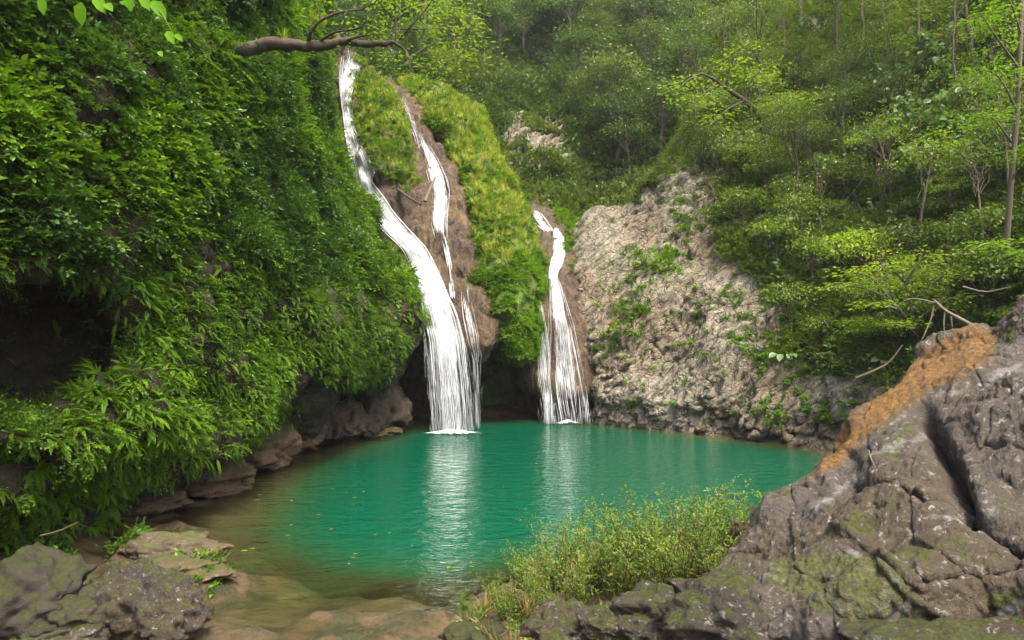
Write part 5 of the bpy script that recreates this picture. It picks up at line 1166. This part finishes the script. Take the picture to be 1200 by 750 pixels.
# ------------------------------------------------------------------ leafy shrubs on the near shore
rs = np.random.default_rng(140)
def make_shrub(seed, H, n, mat):
    rng = np.random.default_rng(seed); root = empty('shore_shrub'); st = MB(); fo = MB()
    for i in range(n):
        az = rng.uniform(0, 6.28); ln = rng.uniform(.1, .75); h = H * rng.uniform(.45, 1.1); P = limb(rng.normal(0, .06, 3) * np.array([1, 1, 0]) - np.array([0, 0, .05]), np.array([math.cos(az) * ln * h, math.sin(az) * ln * h, h]), rng, 7, .05, .05)
        st.add(tube(P, np.linspace(.006, .002, 7), 4)); m = int(34 * h / H); t = rng.uniform(.12, 1, m); tt = np.linspace(0, 1, 7); B = np.stack([np.interp(t, tt, P[:, k]) for k in range(3)], 1)
        a2 = rng.uniform(0, 6.28, m); sd_ = np.stack([np.cos(a2), np.sin(a2), rng.uniform(.1, .9, m)], 1)
        for B_, D_, n_ in ((B, sd_, m),):
            tw = rng.uniform(.02, .11, m)[:, None]; B2 = B_ + nrm(D_) * tw; sz = rng.uniform(.6, 1.3, m)
            for r_ in range(3): fo.add(leaves(B_ + nrm(D_) * tw * (r_ / 3. + .3), D_ + rng.normal(0, .5, (m, 3)), np.array([0, 0, 1.]) + rng.normal(0, .4, (m, 3)), .036 * sz, .017 * sz, fine=False))
    link('stems', st.mesh('shrub_stems', [M['bark_dark']]), root); link('foliage', fo.mesh('shrub_foliage', [M[mat]]), root)
    return root
sp = [make_shrub(700 + i, .95, 22, 'leaf_bush') for i in range(3)]
SH = [(700, 690, 1.0), (655, 692, .9), (740, 684, 1.05), (780, 684, 1.0), (620, 712, .75), (820, 672, .95), (850, 662, .85), (680, 716, .8), (720, 710, .85), (765, 705, .8), (800, 696, .8), (590, 728, .55), (640, 730, .6), (835, 690, .7), (870, 645, .75), (805, 655, .8), (760, 660, .9), (715, 665, .9), (555, 738, .4), (665, 668, .8), (610, 690, .6), (880, 625, .6), (840, 640, .7), (545, 715, .35), (575, 708, .4)]
for x, y, s in SH:
    h, n = cast(x, y, ['pool_bed'])
    z = 'against the huge boulder' if x > 815 else 'behind the ridged grey rock' if x > 735 else 'behind the pleated pale rock' if x > 650 else 'on the dry bank by the outlet'
    lb = '%s small leaved yellow green shrub %s%s' % ('tall' if s > .88 else 'knee high' if s > .65 else 'low', z, ' at the water side' if y < 672 else '')
    plant(sp[int(rs.integers(0, 3))], h, s, rs, lb, 'shrub', lb.replace('shrub', 'shrubs', 1), tilt=.12)
P, N = sample(BED, 90000, rs, lambda px, py, P, N: ((P[:, 0] > -1.2) & (P[:, 1] < 12.5) & (P[:, 1] > 4) & (P[:, 2] > .03) & (px > 520) & (px < 900)) * (.35 + .5 * fbm(P, 1.5, 2, 9)))
stuff('bank_plants', 'tiny green seedlings and dry grass on the near bank among the shrubs', 'plants', P, upright(len(P), rs, .4), rs.uniform(.6, 1.5, len(P)), S_moss + S_dry, rs)
P, N = sample(BED, 60000, rs, lambda px, py, P, N: ((P[:, 0] > 5.2) & (P[:, 1] < 17) & (P[:, 1] > -1) & (P[:, 2] > .1)) * 1.0)
stuff('far_bank_plants', 'leafy undergrowth on the bank behind the huge boulder', 'plants', P, frames(np.tile([0, -.3, .8], (len(P), 1)), rs, jitter=.6), rs.uniform(.4, 1.1, len(P)), S_right, rs)
# seedlings on the near-left shore and left bank
S_seed = [source(bushel(rs, 6, .28, 10, .07, .035, M['leaf_wall'], fine=True)) for _ in range(3)]
P, N = sample(BED, 120000, rs, lambda px, py, P, N: ((P[:, 0] < -3.8) & (P[:, 1] < 23) & (P[:, 1] > 7) & (P[:, 2] > .12) & (px > -40)) * np.where(in_poly(px, py, [(20, 620), (130, 590), (150, 630), (110, 690), (60, 700)]), .5, .10 + .3 * np.clip(fbm(P, .8, 2, 8), 0, 1)))
stuff('shore_seedlings', 'small green seedlings on the left shore below the fern wall', 'plants', P, frames(np.tile([0, -.3, .6], (len(P), 1)), rs, jitter=.6), rs.uniform(.5, 1.2, len(P)), S_seed, rs)
for x, y, s in ((303, 530, .8), (352, 460, 1.), (350, 480, 1.), (346, 500, .8)):
    h, n = cast(x, y, ['left_cliff', 'pool_bed']); o = link('rock_plant', bushel(rs, 9, .42, 14, .08, .045, M['leaf_fern'], 'rock_plant', True), loc=h); o.scale = (s, s, s); o.rotation_euler = (0, 0, 2.8)
    tag(o, 'bright green leafy plant growing on the left bank rock by the cave', 'plant', 'leafy plants by the cave')

# fallen leaves drifting on the pool
rl = np.random.default_rng(170); lm = []
for c in ('leaf_dry', 'leaf_lime'):
    mb = MB(); mb.add(leaves(np.array([[-.05, 0, 0.]]), np.array([[1., 0, 0]]), np.array([[0, 0, 1.]]), np.array([.10]), np.array([.055]), fold=.08, droop=-.05)); lm.append(mb.mesh('fallen_leaf', [M[c]]))
for k in range(34):
    x = rl.uniform(230, 640); y = rl.uniform(540, 670); p_ = on_level(x, y)
    if bed_z(np.array([p_[0]]), np.array([p_[1]]))[0] > -.15: continue
    i = int(rl.integers(0, 2)); o = link('fallen_leaf', lm[i], loc=(p_[0], p_[1], .006)); o.rotation_euler = (0, 0, rl.uniform(0, 6.28)); s_ = rl.uniform(.7, 1.3); o.scale = (s_, s_, s_)
    tag(o, ('brown' if i == 0 else 'yellow green') + ' fallen leaf floating on the pool ' + ('in front of the main fall' if x > 470 else 'near the left bank'), 'leaf', ('brown' if i == 0 else 'yellow green') + ' leaves floating ' + ('before the main fall' if x > 470 else 'near the left bank'))

# bedded limestone that crops out of the hillside above the side fall
def hill(px, py, off):
    h, _ = cast(px, py, ['forest_slope']); return (px, py, (h[1] if h is not None else 46.) + off)
ox = [568, 582, 598, 616, 634, 652, 668, 680]
oy0 = [170, 152, 132, 130, 140, 152, 166, 186]; oy1 = [225, 222, 218, 214, 212, 210, 208, 206]
rows = [[hill(x, y0 + (y1 - y0) * t, (-2.6 * math.sin(math.pi * min(1, max(0, (t + .12) / 1.2)))) * math.sin(math.pi * (k + .3) / 7.6) + .55) for k, (x, y0, y1) in enumerate(zip(ox, oy0, oy1))] for t in (-.12, .05, .25, .5, .75, .95, 1.1)]
def beds(G, N):
    q = G @ np.array([.80, -.15, -.58]) + .25 * fbm(G, .5, 3, 351); k = q / .62; fr = k - np.floor(k)
    return .5 * (np.where(fr < .7, fr / .7, (1 - fr) / .3) - .5) + .25 * facets(G * np.array([1, 1, .5]), .9, 35) + .4 * fbm(G, .5, 3, 353)
OUT = patch('rock_outcrop', rows, 110, 130, [beds, lambda G, N: .10 * ridged(G, 1.6, 4, 355)], M['cliff'], kind=None)
tag(OUT.o, 'pale tilted limestone ledges cropping out of the hillside above the side fall', 'rock')
ro = np.random.default_rng(160)
P, N = sample(OUT, 1500, ro, lambda px, py, P, N: np.clip(-.05 + 1.8 * fbm(P, .42, 3, 357), 0, 1))
stuff('outcrop_plants', 'low green plants overgrowing the pale limestone ledges on the hillside', 'plants', P, frames(N, ro, up_bias=.2), ro.uniform(.5, 1.1, len(P)), S_forest2, ro)

# ------------------------------------------------------------------ misty air of the gorge
m, nt, N_, L_ = new_mat('haze'); pv = N_.new('ShaderNodeVolumePrincipled'); pv.inputs['Color'].default_value = (.92, .95, .97, 1); pv.inputs['Density'].default_value = .00035; pv.inputs['Anisotropy'].default_value = .2
ou = N_.new('ShaderNodeOutputMaterial'); L_.new(pv.outputs[0], ou.inputs['Volume'])
bx0, bx1 = (-160, -70, -4.4), (160, 150, 112)
hv = [(x, y, z) for x in (bx0[0], bx1[0]) for y in (bx0[1], bx1[1]) for z in (bx0[2], bx1[2])]
hq = np.array([[0, 1, 3, 2], [4, 6, 7, 5], [0, 4, 5, 1], [2, 3, 7, 6], [0, 2, 6, 4], [1, 5, 7, 3]])
tag(link('haze', mesh_from(hv, hq, [m], False, 'haze')), 'thin pale mist that fades the far hillside', 'haze', kind='stuff')
